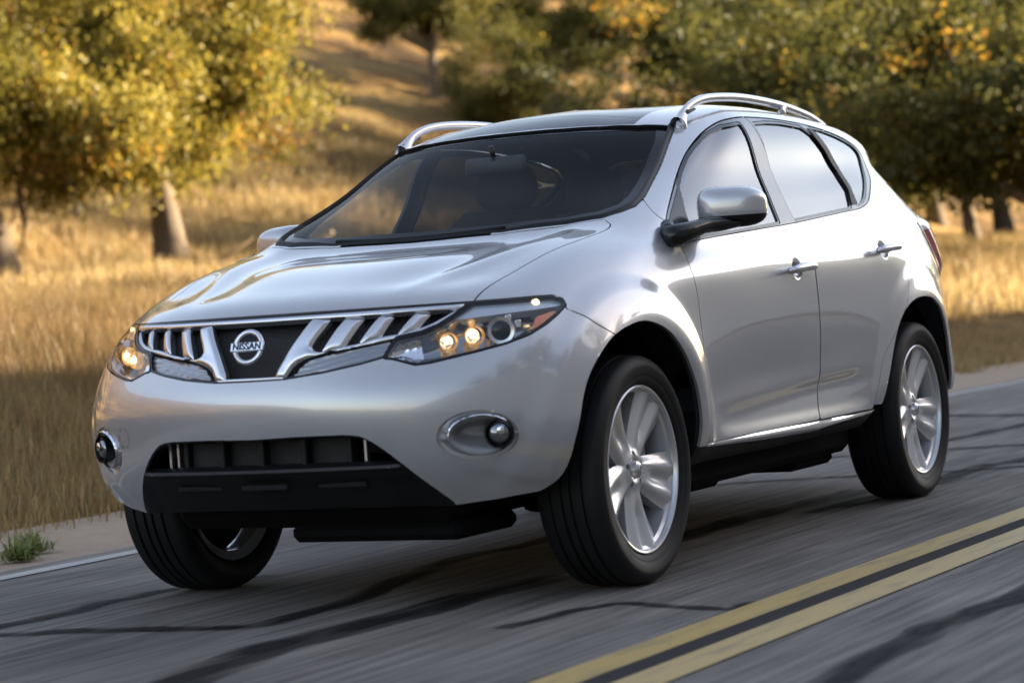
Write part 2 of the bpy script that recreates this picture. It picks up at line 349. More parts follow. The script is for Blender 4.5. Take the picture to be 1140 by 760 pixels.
TARS = [([(.60, -2.9), (.421, -1.943), (.325, -1.367), (.377, -.801), (.393, -.194), (.499, .254)], .085), ([(-.97, -1.9), (-.982, -.953), (-.955, -.709), (-.989, -.317), (-.937, -.016), (-.794, .348)], .045),
 ([(-1.1, -1.26), (-.841, -1.126), (-.565, -1.028), (-.251, -.989), (-.016, -.894), (-.029, -.285), (-.233, .694), (-.182, 1.404), (-.3, 2.6)], .05), ([(.50, .30), (.441, .813), (.412, 1.321), (.382, 1.788), (.4, 2.219), (.436, 2.643), (.473, 3.22)], .07),
 ([(.62, 2.2), (.7, 3.041), (.734, 3.569), (.699, 4.309), (.81, 4.616), (.9, 5.6)], .06), ([(-.2, 5.2), (-.062, 6.199), (-.014, 6.764), (.049, 7.293), (.1, 8.5)], .05), ([(-1.6, 8.75), (-.923, 8.577), (-.232, 8.28), (.4, 8.1)], .10),
 ([(.874, -.983), (.926, -.618), (1.033, -.465), (1.38, -.589), (1.432, -.438)], .03), ([(-1.2, 4.95), (-.601, 5.115), (-.251, 5.266), (.168, 5.502), (.515, 5.652), (1.2, 5.9)], .06), ([(2.2, -2.4), (2.163, -1.286), (2.155, -.813), (2.2, -.275), (2.16, 1.2)], .05), ([(-.6, 3.6), (0, 3.9), (.7, 4.1), (1.3, 4.5)], .05), ([(-.5, 10.0), (.2, 10.3), (1.1, 10.5)], .12)]
def catmull(P, n=10):
    P = np.array(P, float); Q = np.vstack([2*P[0]-P[1], P, 2*P[-1]-P[-2]]); out = []
    for i in range(1, len(Q)-2):
        for t in np.linspace(0, 1, n, endpoint=False):
            a, b, c, d = Q[i-1:i+3]; out.append(.5*((2*b)+(-a+c)*t+(2*a-5*b+4*c-d)*t*t+(-a+3*b-3*c+d)*t**3))
    out.append(P[-1]); return np.array(out)
def tar_seams():
    V = []; F = []; E = []; n = 0
    for k, (pts, w) in enumerate(TARS):
        c = catmull(pts, 14); T = np.gradient(c, axis=0); T /= np.linalg.norm(T, axis=1, keepdims=True); N = np.stack([-T[:, 1], T[:, 0]], 1)
        wob = .010*np.sin(np.arange(len(c))*.5+k)
        u = np.linspace(0, 1, len(c)); end = np.clip(np.minimum(u, 1-u)*8, 0, 1)
        for s, e in ((-2.5, 0.0), (-1.0, .7), (0, 1.0), (1.0, .7), (2.5, 0.0)):
            p = c + N*(s*w/2+wob)[:, None]; V.append(np.column_stack([p, np.full(len(c), .0022+.00005*k)])); E.append(e*end*.85*(.72+.25*np.sin(np.arange(len(c))*.5+k)))
        m = len(c)
        for a in range(4):
            for i in range(m-1): F.append((n+a*m+i, n+a*m+i+1, n+(a+1)*m+i+1, n+(a+1)*m+i))
        n += 5*m
    return raw_mesh('tar_seams', np.concatenate(V), [F], attrs={'edge': np.concatenate(E)})
tag(link('tar_seams', tar_seams(), TAR), kind='structure')
# ------------------------------------------------------------------ vegetation materials
def leafmat(name, trans, wcol=1.0):
    m, nt, b = newmat(name); nt.nodes.remove(b); at = nt.nodes.new('ShaderNodeAttribute'); at.attribute_name = 'tint'
    d = nt.nodes.new('ShaderNodeBsdfDiffuse'); t = nt.nodes.new('ShaderNodeBsdfTranslucent'); mx = nt.nodes.new('ShaderNodeMixShader'); mx.inputs[0].default_value = trans
    nt.links.new(at.outputs['Color'], d.inputs[0]); nt.links.new(at.outputs['Color'], t.inputs[0]); nt.links.new(d.outputs[0], mx.inputs[1]); nt.links.new(t.outputs[0], mx.inputs[2])
    g = nt.nodes.new('ShaderNodeBsdfGlossy'); g.inputs['Roughness'].default_value = .45; g.inputs[0].default_value = (.5, .5, .5, 1); m2 = nt.nodes.new('ShaderNodeMixShader'); m2.inputs[0].default_value = .04 if trans < .5 else .03
    nt.links.new(mx.outputs[0], m2.inputs[1]); nt.links.new(g.outputs[0], m2.inputs[2]); nt.links.new(m2.outputs[0], nt.nodes['Material Output'].inputs[0]); return m
LEAF = leafmat('oak_leaves', .5); GRASS = leafmat('dry_grass', .4)
BARK = pmat('oak_bark', (.13, .095, .065), .95, noise=(6, .02), bump=(14, 1.0))
# ------------------------------------------------------------------ trees
def make_tree(seed, height, spread, trunk_r, first, lean=(0, 0), leaves=42000, palette=((.16, .17, .035), (.30, .27, .05)), autumn=.12, gap=.0, leaf=.085, low=.0, limbs=5, clear=.8):
    """an oak: skeleton of tapered limbs, leaf clumps round the twig ends; returns trunk mesh and crown mesh"""
    r = np.random.default_rng(seed); mb = MB(); tips = []; leaf *= .8
    def limb(p, d, L, rad, lev):
        n = 6; pts = [p]; rr = [rad]; q = p.copy(); dd = d/np.linalg.norm(d)
        for i in range(n):
            dd = dd + r.normal(0, .16 if lev else .06, 3) + np.array([0, 0, .05 if lev < 2 else -.02]); dd /= np.linalg.norm(dd); q = q+dd*L/n; pts.append(q.copy()); rr.append(rad*(1-.55*(i+1)/n))
        if lev == 0:
            pts.insert(0, pts[0]-np.array([0, 0, .5])); rr.insert(0, rad*1.55); rr[1] = rad*1.2
        mb.tube(pts, rr, n=10 if lev == 0 else 7 if lev == 1 else 5, caps=False)
        if lev >= 2:
            for k in (3, 5, 6): tips.append(pts[k])
        return pts, rr
    z0 = np.zeros(3); pts, rr = limb(z0, np.array([lean[0], lean[1], 1.0]), first, trunk_r, 0)
    base = pts[-1]
    for i in range(limbs):
        a = 2*np.pi*(i+r.uniform(-.25, .25))/limbs; up = r.uniform(.25, 1.1) if i else 2.0; d = np.array([np.cos(a), np.sin(a), up])
        L = (spread*.62 if i else height*.5)*r.uniform(.8, 1.15)
        p1, r1 = limb(base - np.array([0, 0, r.uniform(0, .25)*first*.4]), d, L, trunk_r*.52*r.uniform(.8, 1.1), 1)
        for k in range(6):
            t = r.integers(2, 7); dirn = (p1[t]-p1[t-1]); dirn /= np.linalg.norm(dirn); q = dirn + r.normal(0, .75, 3) + np.array([0, 0, .15])
            p2, r2 = limb(p1[t], q, spread*.30*r.uniform(.7, 1.3), r1[t]*.55, 2)
            for kk in range(2):
                t2 = r.integers(2, 6); limb(p2[t2], (p2[t2]-p2[t2-1])/np.linalg.norm(p2[t2]-p2[t2-1])+r.normal(0, .9, 3), spread*.17*r.uniform(.7, 1.3), r2[t2]*.5, 3)
    tm = raw_mesh('trunk', np.concatenate(mb.V), [mb.P])
    # clump centres: twig ends plus points over lobes of the crown
    tips = np.array(tips); cz = first+(height-first)*.45
    nl = 260; u = r.normal(0, 1, (nl, 3)); u /= np.linalg.norm(u, axis=1, keepdims=True); rad_ = r.uniform(.45, 1.0, nl)**.6
    ell = np.array([spread*.95, spread*.95, (height-first)*.58]); lob = u*rad_[:, None]*ell*(1+.22*np.sin(u[:, :1]*5+seed)*np.cos(u[:, 1:2]*4)); lob[:, 2] += cz-low*(height-first)*.2; lob *= 1+.10*r.normal(0, 1, (nl, 1))
    
    C = np.vstack([tips, tips+r.normal(0, .25, tips.shape), lob[r.random(len(lob)) > gap]])
    C = C[C[:, 2] > first*clear + .35*np.sin(C[:, 0]*1.7+seed)]
    size = r.uniform(.15, .42, len(C))*(height/7.0)**.5; w = size**2; w /= w.sum()
    ci = r.choice(len(C), leaves, p=w); P = C[ci] + r.normal(0, 1, (leaves, 3))*size[ci][:, None]*np.array([1, 1, .62])
    nrm = r.normal(0, 1, (leaves, 3)) + np.array([0, 0, .6]); nrm /= np.linalg.norm(nrm, axis=1, keepdims=True)
    a = np.cross(nrm, r.normal(0, 1, (leaves, 3))); a /= np.linalg.norm(a, axis=1, keepdims=True); b = np.cross(nrm, a)
    s = leaf*r.uniform(.6, 1.35, (leaves, 1)); q = s*.58
    V = np.stack([P-a*s, P-b*q+nrm*s*.15, P+a*s, P+b*q+nrm*s*.15], 1).reshape(-1, 3)
    c0, c1 = np.array(palette[0]), np.array(palette[1]); cm = r.random(len(C)); mixc = np.clip(cm[ci]*.75+r.random(leaves)*.35, 0, 1)[:, None]
    col = c0*(1-mixc)+c1*mixc; au = (r.random(len(C)) < autumn)[ci] & (r.random(leaves) < .7) | (r.random(leaves) < autumn*.10)
    oc = np.array([(.42, .24, .035), (.33, .16, .025), (.48, .34, .05)])[r.integers(0, 3, leaves)]; col[au] = oc[au]
    col *= r.uniform(.75, 1.2, (leaves, 1)); col = np.repeat(col, 4, 0)
    F = np.arange(leaves*4).reshape(-1, 4)
    cmh = raw_mesh('crown', V, [F], smooth=False, attrs={'tint': col})
    tm.materials.append(BARK); cmh.materials.append(LEAF); return tm, cmh
def plant(name, meshes, x, y, rz, s, label, cat='tree', group=None, sink=.1):
    t = empty(name, (x, y, float(ground_h(x, y))-sink), rz); t.scale = s if hasattr(s, '__len__') else (s, s, s); tag(t, label, cat, group)
    link('trunk', meshes[0], parent=t); link('crown', meshes[1], parent=t); return t
def px_dir(px):
    f = 2766.3; d = np.array(CR) @ np.array([(px-570)/f, 0, -1.0]); return d
def at_px(px, dist):
    d = px_dir(px); d = d/np.hypot(d[0], d[1]); return CP[0]+d[0]*dist, CP[1]+d[1]*dist
GOLD = ((.125, .118, .024), (.34, .265, .045)); OLIVE = ((.065, .068, .018), (.18, .155, .032)); DARK = ((.042, .050, .015), (.125, .115, .028))
T1 = make_tree(11, 9.5, 4.6, .52, 2.3, (.05, .02), 105000, GOLD, .06, gap=.62, leaf=.095, low=.0, clear=1.0)
T2 = make_tree(23, 9.0, 4.8, .50, 2.4, (.28, .0), 85000, GOLD, .10, gap=.6, leaf=.095, low=.0, clear=1.0)
T3 = make_tree(35, 9.0, 5.0, .42, 2.3, (0, 0), 50000, OLIVE, .04, gap=.68, leaf=.12, low=.0, clear=1.4)
T4 = make_tree(47, 9.5, 4.6, .26, 1.6, (.06, 0), 30000, OLIVE, .05, gap=.75, leaf=.10, low=.0, limbs=6)
T5 = make_tree(59, 8.5, 4.8, .30, 1.5, (0, 0), 54000, DARK, .05, gap=.6, leaf=.12, low=.1, clear=1.3)
T6 = make_tree(61, 5.0, 2.7, .16, .7, (0, 0), 26000, OLIVE, .05, leaf=.09, low=.5)
GRP = 'oaks growing on the dry hillside'
for (m_, px, dist, rz, s, lab) in [
    (T1, 200, 43, 2.6, (.74, .74, .86), 'broad golden green oak whose pale trunk stands just left of the bonnet'),
    (T2, 15, 40, 3.5, (.70, .70, .86), 'leaning golden oak at the left edge, its trunk tilting over the tall grass'),
    (T6, 262, 66, 4.4, .7, 'yellow green bush on the slope behind the pale trunk'),
    (T2, 70, 58, 1.0, .80, 'golden oak filling the top left corner behind the two nearest trunks'),
    (T3, 505, 84, .6, (.62, .62, .78), 'dark oak on the slope directly above the far roof rail'),
    (T3, 612, 90, 2.9, (.54, .54, .66), 'smaller oak on the slope above the middle of the car roof'),
    (T4, 392, 108, 1.2, .55, 'small thin trunked tree on the sunlit ridge near the top left'),
    (T5, 775, 66, .3, .85, 'dense dark green oak above the near roof rail'),
    (T5, 885, 56, 1.9, .85, 'dark spreading oak behind the rear side windows'),
    (T3, 985, 58, 4.0, .85, 'thick trunked oak behind the sloping rear quarter of the car'),
    (T4, 1092, 50, 5.2, .85, 'open oak with forking bare limbs showing through its leaves at the right'),
    (T5, 1165, 44, 3.0, .8, 'dark trunked oak cut off by the right edge'),
    (T5, 690, 100, 5.0, .6, 'far oak on the ridge above the front of the roof'),
    (T3, 1050, 84, 2.2, .9, 'olive green oak farther back behind the open forking oak'),
    (T3, 830, 90, 2.0, .95, 'distant oak filling the gap between the dark oaks above the rear window'),
    (T3, 556, 106, 5.2, .6, 'dark oak behind the gap between the two oaks above the roof'),
    (T4, 930, 68, 2.2, 1.05, 'open oak with visible limbs behind the rear side window'),
    (T5, 1010, 74, 4.6, 1.1, 'tall dark oak between the thick trunked oak and the open forking oak'),
    (T3, 1128, 78, 1.1, .95, 'olive oak behind the trees in the top right corner'),
    (T2, 955, 92, 1.9, 1.1, 'golden oak high on the slope above the rear quarter of the car'),
    (T6, 575, 80, 1.0, .8, 'low olive bush under the oak above the roof')]:
    x, y = at_px(px, dist); plant('oak_tree', m_, x, y, rz, s, lab, 'tree' if m_ is not T6 else 'bush', GRP)
for x, y, rz, s, m_ in ((-20, 64, 1, 1.2, T5), (-14, 70, 2, 1.25, T3), (-8, 74, 3, 1.2, T5), (-25, 74, 4, 1.15, T3), (-4, 62, 5, 1.1, T5)):  # tall oaks added at the far right to throw shade onto the slope
    plant('oak_tree', m_, x, y, rz, s, 'tall oak added at the far right to shade the slope', 'tree', 'oaks added at the far right for shade')
# trees along the cutting on the near side of the road: they shade it and show in the paintwork
k = 0
for i, y in enumerate(np.arange(-14, 32, 6.2)):
    e = 10.5 + 2.5*math.sin(i*2.3); x = 5.7+float(cy(y))+e
    m_ = (T5, T3, T4)[i % 3]; s = (.50, .62, .55, .48)[i % 4]*(1.15 if y < 14 else .85)
    plant('oak_tree', m_, x, y, i*1.7, s, 'oak on top of the road cutting opposite, out of the picture to the right', 'tree', 'oaks on the opposite cutting')
# ------------------------------------------------------------------ grass
def grass(name, n, dmin, dmax, ylo, yhi, h, w, seed, per=1, dens=None):
    r = np.random.default_rng(seed); px = r.uniform(-220, 1320, n*3); dist = np.sqrt(r.uniform(ylo**2, yhi**2, n*3)) if yhi < 30 else r.uniform(ylo, yhi, n*3)
    f = 2766.3; D = np.stack([(px-570)/f, 0*px, -np.ones_like(px)], 1) @ np.array(CR).T; D = D[:, :2]/np.hypot(D[:, 0], D[:, 1])[:, None]
    x = CP[0]+D[:, 0]*dist; y = CP[1]+D[:, 1]*dist; d = -(x-cy(y))-2.95
    clump = vnoise(x, y, 1.6, 21); ok = (d > dmin) & (d < dmax) & (r.random(len(x)) < .45+.9*clump) ; ok &= (r.random(len(x)) < sst(dmin-.01, dmin+.8, d)+.12)
    x, y, d = x[ok][:n], y[ok][:n], d[ok][:n]; n = len(x); z = ground_h(x, y)-.02
    clump = vnoise(x, y, 1.6, 21); hh = h*r.uniform(.5, 1.25, n)*(1+.55*clump)*(.45+.55*sst(0, 3.0, d)); az = r.uniform(0, 2*np.pi, n); bend = r.uniform(.1, .75, n)
    ax = np.stack([np.cos(az), np.sin(az), 0*az], 1); dr = np.stack([np.cos(az+1.57), np.sin(az+1.57), 0*az], 1); dr = dr*bend[:, None] + np.array([.12, -.1, 0])
    B = np.stack([x, y, z], 1); ww = (w*r.uniform(.6, 1.4, n))[:, None]; up = np.array([0, 0, 1.0])
    m1 = B + up*(hh*.55)[:, None] + dr*(hh*.22)[:, None]; tp = B + up*(hh*(1-.25*bend))[:, None] + dr*(hh*.75)[:, None]
    V = np.stack([B-ax*ww, B+ax*ww, m1+ax*ww*.75, m1-ax*ww*.75, tp+ax*ww*.12, tp-ax*ww*.12], 1).reshape(-1, 3)
    o = (np.arange(n)*6)[:, None]; F = np.vstack([o+np.array([0, 1, 2, 3]), o+np.array([3, 2, 4, 5])])
    t = np.clip(.48+.8*vnoise(x, y, .5, 5)+.8*vnoise(x, y, .16, 15)+r.normal(0, .2, n), 0, 1)[:, None]; col = np.array([.22, .14, .06])*(1-t)+np.array([.60, .43, .19])*t
    col = col*(1-.42*sst(24, 31, d)*sst(-.25, .15, vnoise(x, y, .13, 31)))[:, None]; gr = r.random(n) < .05*(1+2*vnoise(x, y, .8, 6)); col[gr] = (.16, .17, .05); col *= r.uniform(.7, 1.2, (n, 1))  # upper slope: shade painted into the blade colour in patches
    return raw_mesh(name, V, [F], smooth=False, attrs={'tint': np.repeat(col, 6, 0)})
g1 = link('dry_grass', grass('dry_grass', 190000, .15, 11, 8, 29, .27, .0034, 3), GRASS); tag(g1, 'tall dry golden grass on the bank beside the road', 'grass', kind='stuff')
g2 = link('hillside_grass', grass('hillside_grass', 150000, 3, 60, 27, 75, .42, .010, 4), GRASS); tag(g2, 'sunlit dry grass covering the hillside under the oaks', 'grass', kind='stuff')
def weed(x, y, s, seed, lab):
    r = np.random.default_rng(seed); n = 170; az = r.uniform(0, 6.28, n); L = s*r.uniform(.5, 1.1, n); el = r.uniform(.25, 1.3, n); d = np.stack([np.cos(az)*np.cos(el), np.sin(az)*np.cos(el), np.sin(el)], 1)
    sd = np.stack([-np.sin(az), np.cos(az), 0*az], 1); b = r.normal(0, s*.22, (n, 3)); b[:, 2] = 0; w = (s*.03); m1 = b+d*(L*.6)[:, None]; t = b+d*L[:, None]-np.array([0, 0, s*.12])
    V = np.stack([b-sd*w*.5, b+sd*w*.5, m1+sd*w, m1-sd*w, t+sd*w*.1, t-sd*w*.1], 1).reshape(-1, 3); o = (np.arange(n)*6)[:, None]; F = np.vstack([o+np.array([0, 1, 2, 3]), o+np.array([3, 2, 4, 5])])
    col = np.array([.16, .19, .06])*r.uniform(.6, 1.6, (n, 1))
    ob = link('weed', raw_mesh('weed', V, [F], False, {'tint': np.repeat(col, 6, 0)}), GRASS); ob.location = (x, y, .0); tag(ob, lab, 'plant', 'weeds on the gravel shoulder'); return ob
weed(-2.42, .95, .14, 1, 'green weed on the gravel right beside the white edge line in the lower left'); weed(-2.60, 1.25, .13, 2, 'smaller green weed just behind the one at the white edge line')
# fallen branch in the grass
def fallen(x, y, rz, L, lab, name='fallen_branch', grp=None):
    r = np.random.default_rng(int(abs(x)*10)); mb = MB(); n = 9; p = np.array([[L*(i/(n-1)-.5), .12*math.sin(i*1.3), .22+.10*math.sin(i*.8)+.5*(i/(n-1))**3] for i in range(n)])
    mb.tube(p, np.linspace(.13, .05, n), 9)
    for k in range(5):
        i = r.integers(2, n-1); d = np.array([r.normal(0, .5), r.normal(0, .7), r.uniform(.3, 1)]); mb.tube([p[i], p[i]+d*.35, p[i]+d*.7+r.normal(0, .08, 3)], [.045, .03, .012], 6)
    o = mb.build(name, pmat('dead_wood', (.33, .22, .12), .9, noise=(9, .03)), None); o.location = (x, y, float(ground_h(x, y))); o.rotation_euler = (0, 0, rz); tag(o, lab, 'branch'); return o
x, y = at_px(268, 40); fallen(x, y, .45, 3.2, 'dead fallen branch lying in the sunlit grass just behind the bonnet edge')
# === GEOMETRY BEGIN
ROWS=[
[(0,-.76,.33),(.28,-.75,.33),(.52,-.70,.33),(.68,-.60,.345),(.78,-.52,.36),(.84,-.42,.36),(.86,0,.33),(.865,.45,.333),(.868,1.0,.333),(.868,1.6,.333),(.868,2.25,.335),(.86,2.8,.33),(.84,3.2,.36),(.74,3.55,.38),(.5,3.68,.38),(.28,3.72,.38),(0,3.73,.38)],
[(0,-.84,.43),(.28,-.825,.43),(.52,-.77,.43),(.70,-.655,.43),(.81,-.55,.43),(.875,-.41,.43),(.905,0,.42),(.905,.45,.408),(.905,1.0,.402),(.905,1.6,.402),(.905,2.25,.408),(.905,2.8,.42),(.88,3.2,.44),(.78,3.6,.45),(.5,3.76,.46),(.28,3.8,.46),(0,3.82,.46)],
[(0,-.898,.565),(.28,-.88,.565),(.52,-.81,.56),(.715,-.695,.555),(.835,-.57,.555),(.91,-.40,.56),(.935,0,.56),(.915,.45,.56),(.90,1.0,.56),(.90,1.6,.56),(.915,2.25,.57),(.93,2.8,.58),(.89,3.2,.58),(.77,3.61,.59),(.5,3.81,.6),(.28,3.84,.6),(0,3.85,.6)],
[(0,-.905,.68),(.28,-.885,.68),(.52,-.81,.68),(.72,-.69,.68),(.84,-.555,.685),(.915,-.38,.70),(.94,0,.72),(.925,.45,.70),(.915,1,.70),(.915,1.6,.70),(.925,2.25,.72),(.94,2.8,.74),(.895,3.2,.74),(.77,3.59,.75),(.5,3.79,.76),(.28,3.82,.76),(0,3.83,.76)],
[(0,-.88,.77),(.28,-.855,.775),(.52,-.765,.785),(.71,-.64,.80),(.82,-.50,.83),(.895,-.33,.84),(.925,0,.86),(.925,.45,.85),(.925,1,.84),(.925,1.6,.85),(.93,2.25,.87),(.935,2.8,.89),(.89,3.2,.9),(.765,3.53,.91),(.5,3.7,.92),(.28,3.74,.92),(0,3.75,.92)],
[(0,-.80,.937),(.28,-.765,.94),(.52,-.655,.945),(.68,-.52,.945),(.79,-.38,.95),(.86,-.2,.96),(.895,.05,.975),(.915,.45,.98),(.92,1,.99),(.925,1.6,1.0),(.925,2.25,1.02),(.915,2.8,1.04),(.86,3.2,1.05),(.76,3.45,1.06),(.5,3.6,1.07),(.28,3.64,1.07),(0,3.65,1.07)],
[(0,-.60,1.02),(.28,-.555,1.02),(.50,-.45,1.015),(.64,-.33,1.03),(.74,-.2,1.05),(.81,-.02,1.062),(.855,.2,1.066),(.88,.5,1.06),(.89,1,1.08),(.89,1.6,1.10),(.885,2.25,1.13),(.87,2.8,1.15),(.825,3.2,1.16),(.73,3.44,1.17),(.52,3.55,1.17),(.29,3.59,1.17),(0,3.6,1.17)],
[(0,-.28,1.095),(.28,-.24,1.095),(.48,-.17,1.09),(.62,-.06,1.112),(.715,.06,1.125),(.775,.2,1.125),(.825,.36,1.115),(.86,.6,1.11),(.865,1,1.14),(.865,1.6,1.165),(.855,2.25,1.205),(.835,2.8,1.25),(.772,3.16,1.26),(.672,3.35,1.27),(.5,3.47,1.27),(.28,3.5,1.27),(0,3.51,1.27)],
[(0,.14,1.152),(.28,.15,1.153),(.48,.19,1.16),(.63,.25,1.172),(.71,.32,1.182),(.76,.42,1.187),(.795,.53,1.187),(.825,.75,1.19),(.835,1.1,1.21),(.835,1.65,1.235),(.822,2.27,1.275),(.80,2.78,1.31),(.738,3.08,1.33),(.645,3.26,1.34),(.48,3.4,1.34),(.27,3.43,1.34),(0,3.44,1.34)],
[(0,.56,1.365),(.28,.585,1.365),(.47,.65,1.365),(.595,.735,1.365),(.655,.80,1.365),(.70,.89,1.37),(.73,1.0,1.375),(.755,1.15,1.38),(.765,1.4,1.385),(.765,1.8,1.395),(.755,2.27,1.41),(.74,2.7,1.425),(.695,2.98,1.43),(.605,3.15,1.44),(.45,3.28,1.44),(.26,3.31,1.44),(0,3.32,1.44)],
[(0,.90,1.54),(.27,.925,1.535),(.44,.985,1.53),(.555,1.05,1.52),(.61,1.12,1.515),(.65,1.21,1.52),(.675,1.32,1.53),(.695,1.45,1.545),(.70,1.65,1.55),(.70,1.9,1.555),(.698,2.33,1.555),(.68,2.68,1.54),(.65,2.95,1.53),(.57,3.12,1.53),(.42,3.2,1.53),(.24,3.23,1.535),(0,3.24,1.54)],
[(0,1.05,1.595),(.25,1.08,1.592),(.40,1.13,1.585),(.495,1.20,1.585),(.545,1.27,1.585),(.58,1.35,1.59),(.60,1.45,1.6),(.615,1.57,1.612),(.62,1.75,1.618),(.62,1.95,1.62),(.615,2.3,1.615),(.60,2.65,1.60),(.575,2.9,1.585),(.50,3.06,1.58),(.38,3.14,1.585),(.22,3.18,1.59),(0,3.19,1.595)],
[(0,1.3,1.645),(.12,1.32,1.645),(.2,1.37,1.645),(.25,1.43,1.645),(.28,1.5,1.65),(.3,1.58,1.655),(.31,1.66,1.66),(.32,1.75,1.665),(.32,1.87,1.668),(.32,2.0,1.67),(.31,2.27,1.667),(.3,2.49,1.66),(.28,2.68,1.65),(.24,2.79,1.645),(.18,2.86,1.643),(.1,2.89,1.643),(0,2.9,1.643)],
[(0,1.55,1.672),(0,1.57,1.672),(0,1.6,1.673),(0,1.65,1.674),(0,1.7,1.676),(0,1.76,1.678),(0,1.83,1.68),(0,1.9,1.682),(0,1.98,1.684),(0,2.06,1.684),(0,2.2,1.682),(0,2.3,1.679),(0,2.38,1.677),(0,2.44,1.676),(0,2.5,1.675),(0,2.54,1.674),(0,2.56,1.674)],
]
def spl(t,Y,tn,natural=True):
    n=len(t);h=np.diff(t);Y=np.asarray(Y,float)
    A=np.zeros((n,n));B=np.zeros_like(Y)
    A[0,0]=A[-1,-1]=1
    for i in range(1,n-1):
        A[i,i-1]=h[i-1];A[i,i]=2*(h[i-1]+h[i]);A[i,i+1]=h[i]
        B[i]=6*((Y[i+1]-Y[i])/h[i]-(Y[i]-Y[i-1])/h[i-1])
    M=np.linalg.solve(A,B.reshape(n,-1)).reshape(Y.shape)
    k=np.clip(np.searchsorted(t,tn)-1,0,n-2);H=h[k];a=(t[k+1]-tn)/H;b=(tn-t[k])/H
    s=(slice(None),)+(None,)*(Y.ndim-1);a=a[s];b=b[s];H=H[s]
    return a*Y[k]+b*Y[k+1]+((a**3-a)*M[k]+(b**3-b)*M[k+1])*H*H/6
def body_grid(NU=420,NV=330):
    R=np.array(ROWS,float)                      # rows, cols, 3
    R=np.insert(R,9,R[8]+.16*(R[9]-R[8]),axis=0)   # extra row just above the cowl keeps that bend tight
    # column parameter from averaged chord length, mirrored at both ends so the surface is smooth across x = 0
    mir=np.array([-1,1,1])
    E=np.concatenate([R[:,10:0:-1]*mir,R,R[:,-2:-12:-1]*mir],1)
    d=np.linalg.norm(np.diff(E[1:-2],axis=1),axis=2).mean(0);d=np.maximum(d,.02)
    t=np.concatenate([[0],np.cumsum(d)]);t0,t1=t[10],t[10+R.shape[1]-1]
    s=np.linspace(0,1,NU);u=t0+(t1-t0)*(s-.06*np.sin(2*np.pi*s)/1.2)
    G=np.stack([spl(t,E[i],u) for i in range(len(R))],0)   # rows,NU,3
    d=np.linalg.norm(np.diff(R,axis=0),axis=2);d=np.maximum(d[:,:9].mean(1),.03)
    v=np.concatenate([[0],np.cumsum(d)])
    vn=np.linspace(0,v[-1],NV)
    G=spl(v,G,vn)                               # NV,NU,3
    G[:,0,0]=0;G[:,-1,0]=0
    return shape_detail(G)
def gn(G):
    du=np.gradient(G,axis=1);dv=np.gradient(G,axis=0)
    n=np.cross(du,dv);n/=np.linalg.norm(n,axis=2,keepdims=True)+1e-12
    return n
def sst(a,b,x):
    t=np.clip((x-a)/(b-a),0,1);return t*t*(3-2*t)
def shape_detail(G):
    N=gn(G);x,y,z=G[...,0],G[...,1],G[...,2];D=np.zeros_like(x)
    side=sst(.55,.75,x)*sst(1.15,1.0,z)
    for yc,zc in ((0,.385),(2.825,.385)):
        r=np.hypot(y-yc,z-zc)
        D+=side*.020*np.exp(-((r-.47)/.075)**2)*sst(.25,.6,z)
    G=G+N*D[...,None]
    G[:,0,0]=0;G[:,-1,0]=0
    return G
# === GEOMETRY END
# ------------------------------------------------------------------ body surface tools
GH = body_grid(560, 420); GHN = gn(GH)
if (GHN[200, 100]*(GH[200, 100]-np.array([0, 1.4, .9]))).sum() < 0: GHN = -GHN
_mx = np.array([-1, 1, 1])
GF = np.concatenate([(GH*_mx)[:, :0:-1], GH], 1); GFN = np.concatenate([(GHN*_mx)[:, :0:-1], GHN], 1)
GFN[:, GH.shape[1]-1, 0] = 0; GFN /= np.linalg.norm(GFN, axis=2, keepdims=True)+1e-12
GHN[:, 0, 0] = 0; GHN /= np.linalg.norm(GHN, axis=2, keepdims=True)+1e-12
def region(full, box):
    G, N = (GF, GFN) if full else (GH, GHN); nv, nu = G.shape[:2]
    ok = (G[..., 0] >= box[0]) & (G[..., 0] <= box[1]) & (G[..., 1] >= box[2]) & (G[..., 1] <= box[3]) & (G[..., 2] >= box[4]) & (G[..., 2] <= box[5])
    q = ok[:-1, :-1] | ok[1:, :-1] | ok[:-1, 1:] | ok[1:, 1:]
    i, j = np.nonzero(q); a = i*nu+j; Q = np.stack([a, a+1, a+nu+1, a+nu], 1)
    u, inv = np.unique(Q, return_inverse=True); return G.reshape(-1, 3)[u], N.reshape(-1, 3)[u], inv.reshape(-1, 4)
def clip(V, N, Q, L, phi):
    f = phi(V); f = np.where(np.abs(f) < 3e-5, -1e-9, f); ins = f <= 0
    c = ins[Q].sum(1); keep = Q[c == 4]; mixed = [tuple(q) for q in Q[(c > 0) & (c < 4)]] + [p for p in L if any(ins[list(p)])]
    nv = []; nn = []; cache = {}; out = []; base = len(V)
    for p in mixed:
        if all(ins[k] for k in p): out.append(p); continue
        r = []; m = len(p)
        for i in range(m):
            a, b = p[i], p[(i+1) % m]
            if ins[a]: r.append(a)
            if ins[a] != ins[b]:
                key = (a, b) if a < b else (b, a)
                if key not in cache:
                    a_, b_ = key; t = f[a_]/(f[a_]-f[b_]); cache[key] = base+len(nv); nv.append(V[a_]*(1-t)+V[b_]*t); nn.append(N[a_]*(1-t)+N[b_]*t)
                r.append(cache[key])
        if len(r) >= 3: out.append(tuple(r))
    if nv: V = np.vstack([V, nv]); N = np.vstack([N, nn])
    return V, N, keep, out
def compact(V, N, Q, L):
    allv = np.concatenate([Q.reshape(-1)] + [np.array([k for p in L for k in p], int)]) if L else Q.reshape(-1)
    u = np.unique(allv); mp = np.full(len(V), -1); mp[u] = np.arange(len(u)); return V[u], N[u], mp[Q], [tuple(int(mp[k]) for k in p) for p in L]
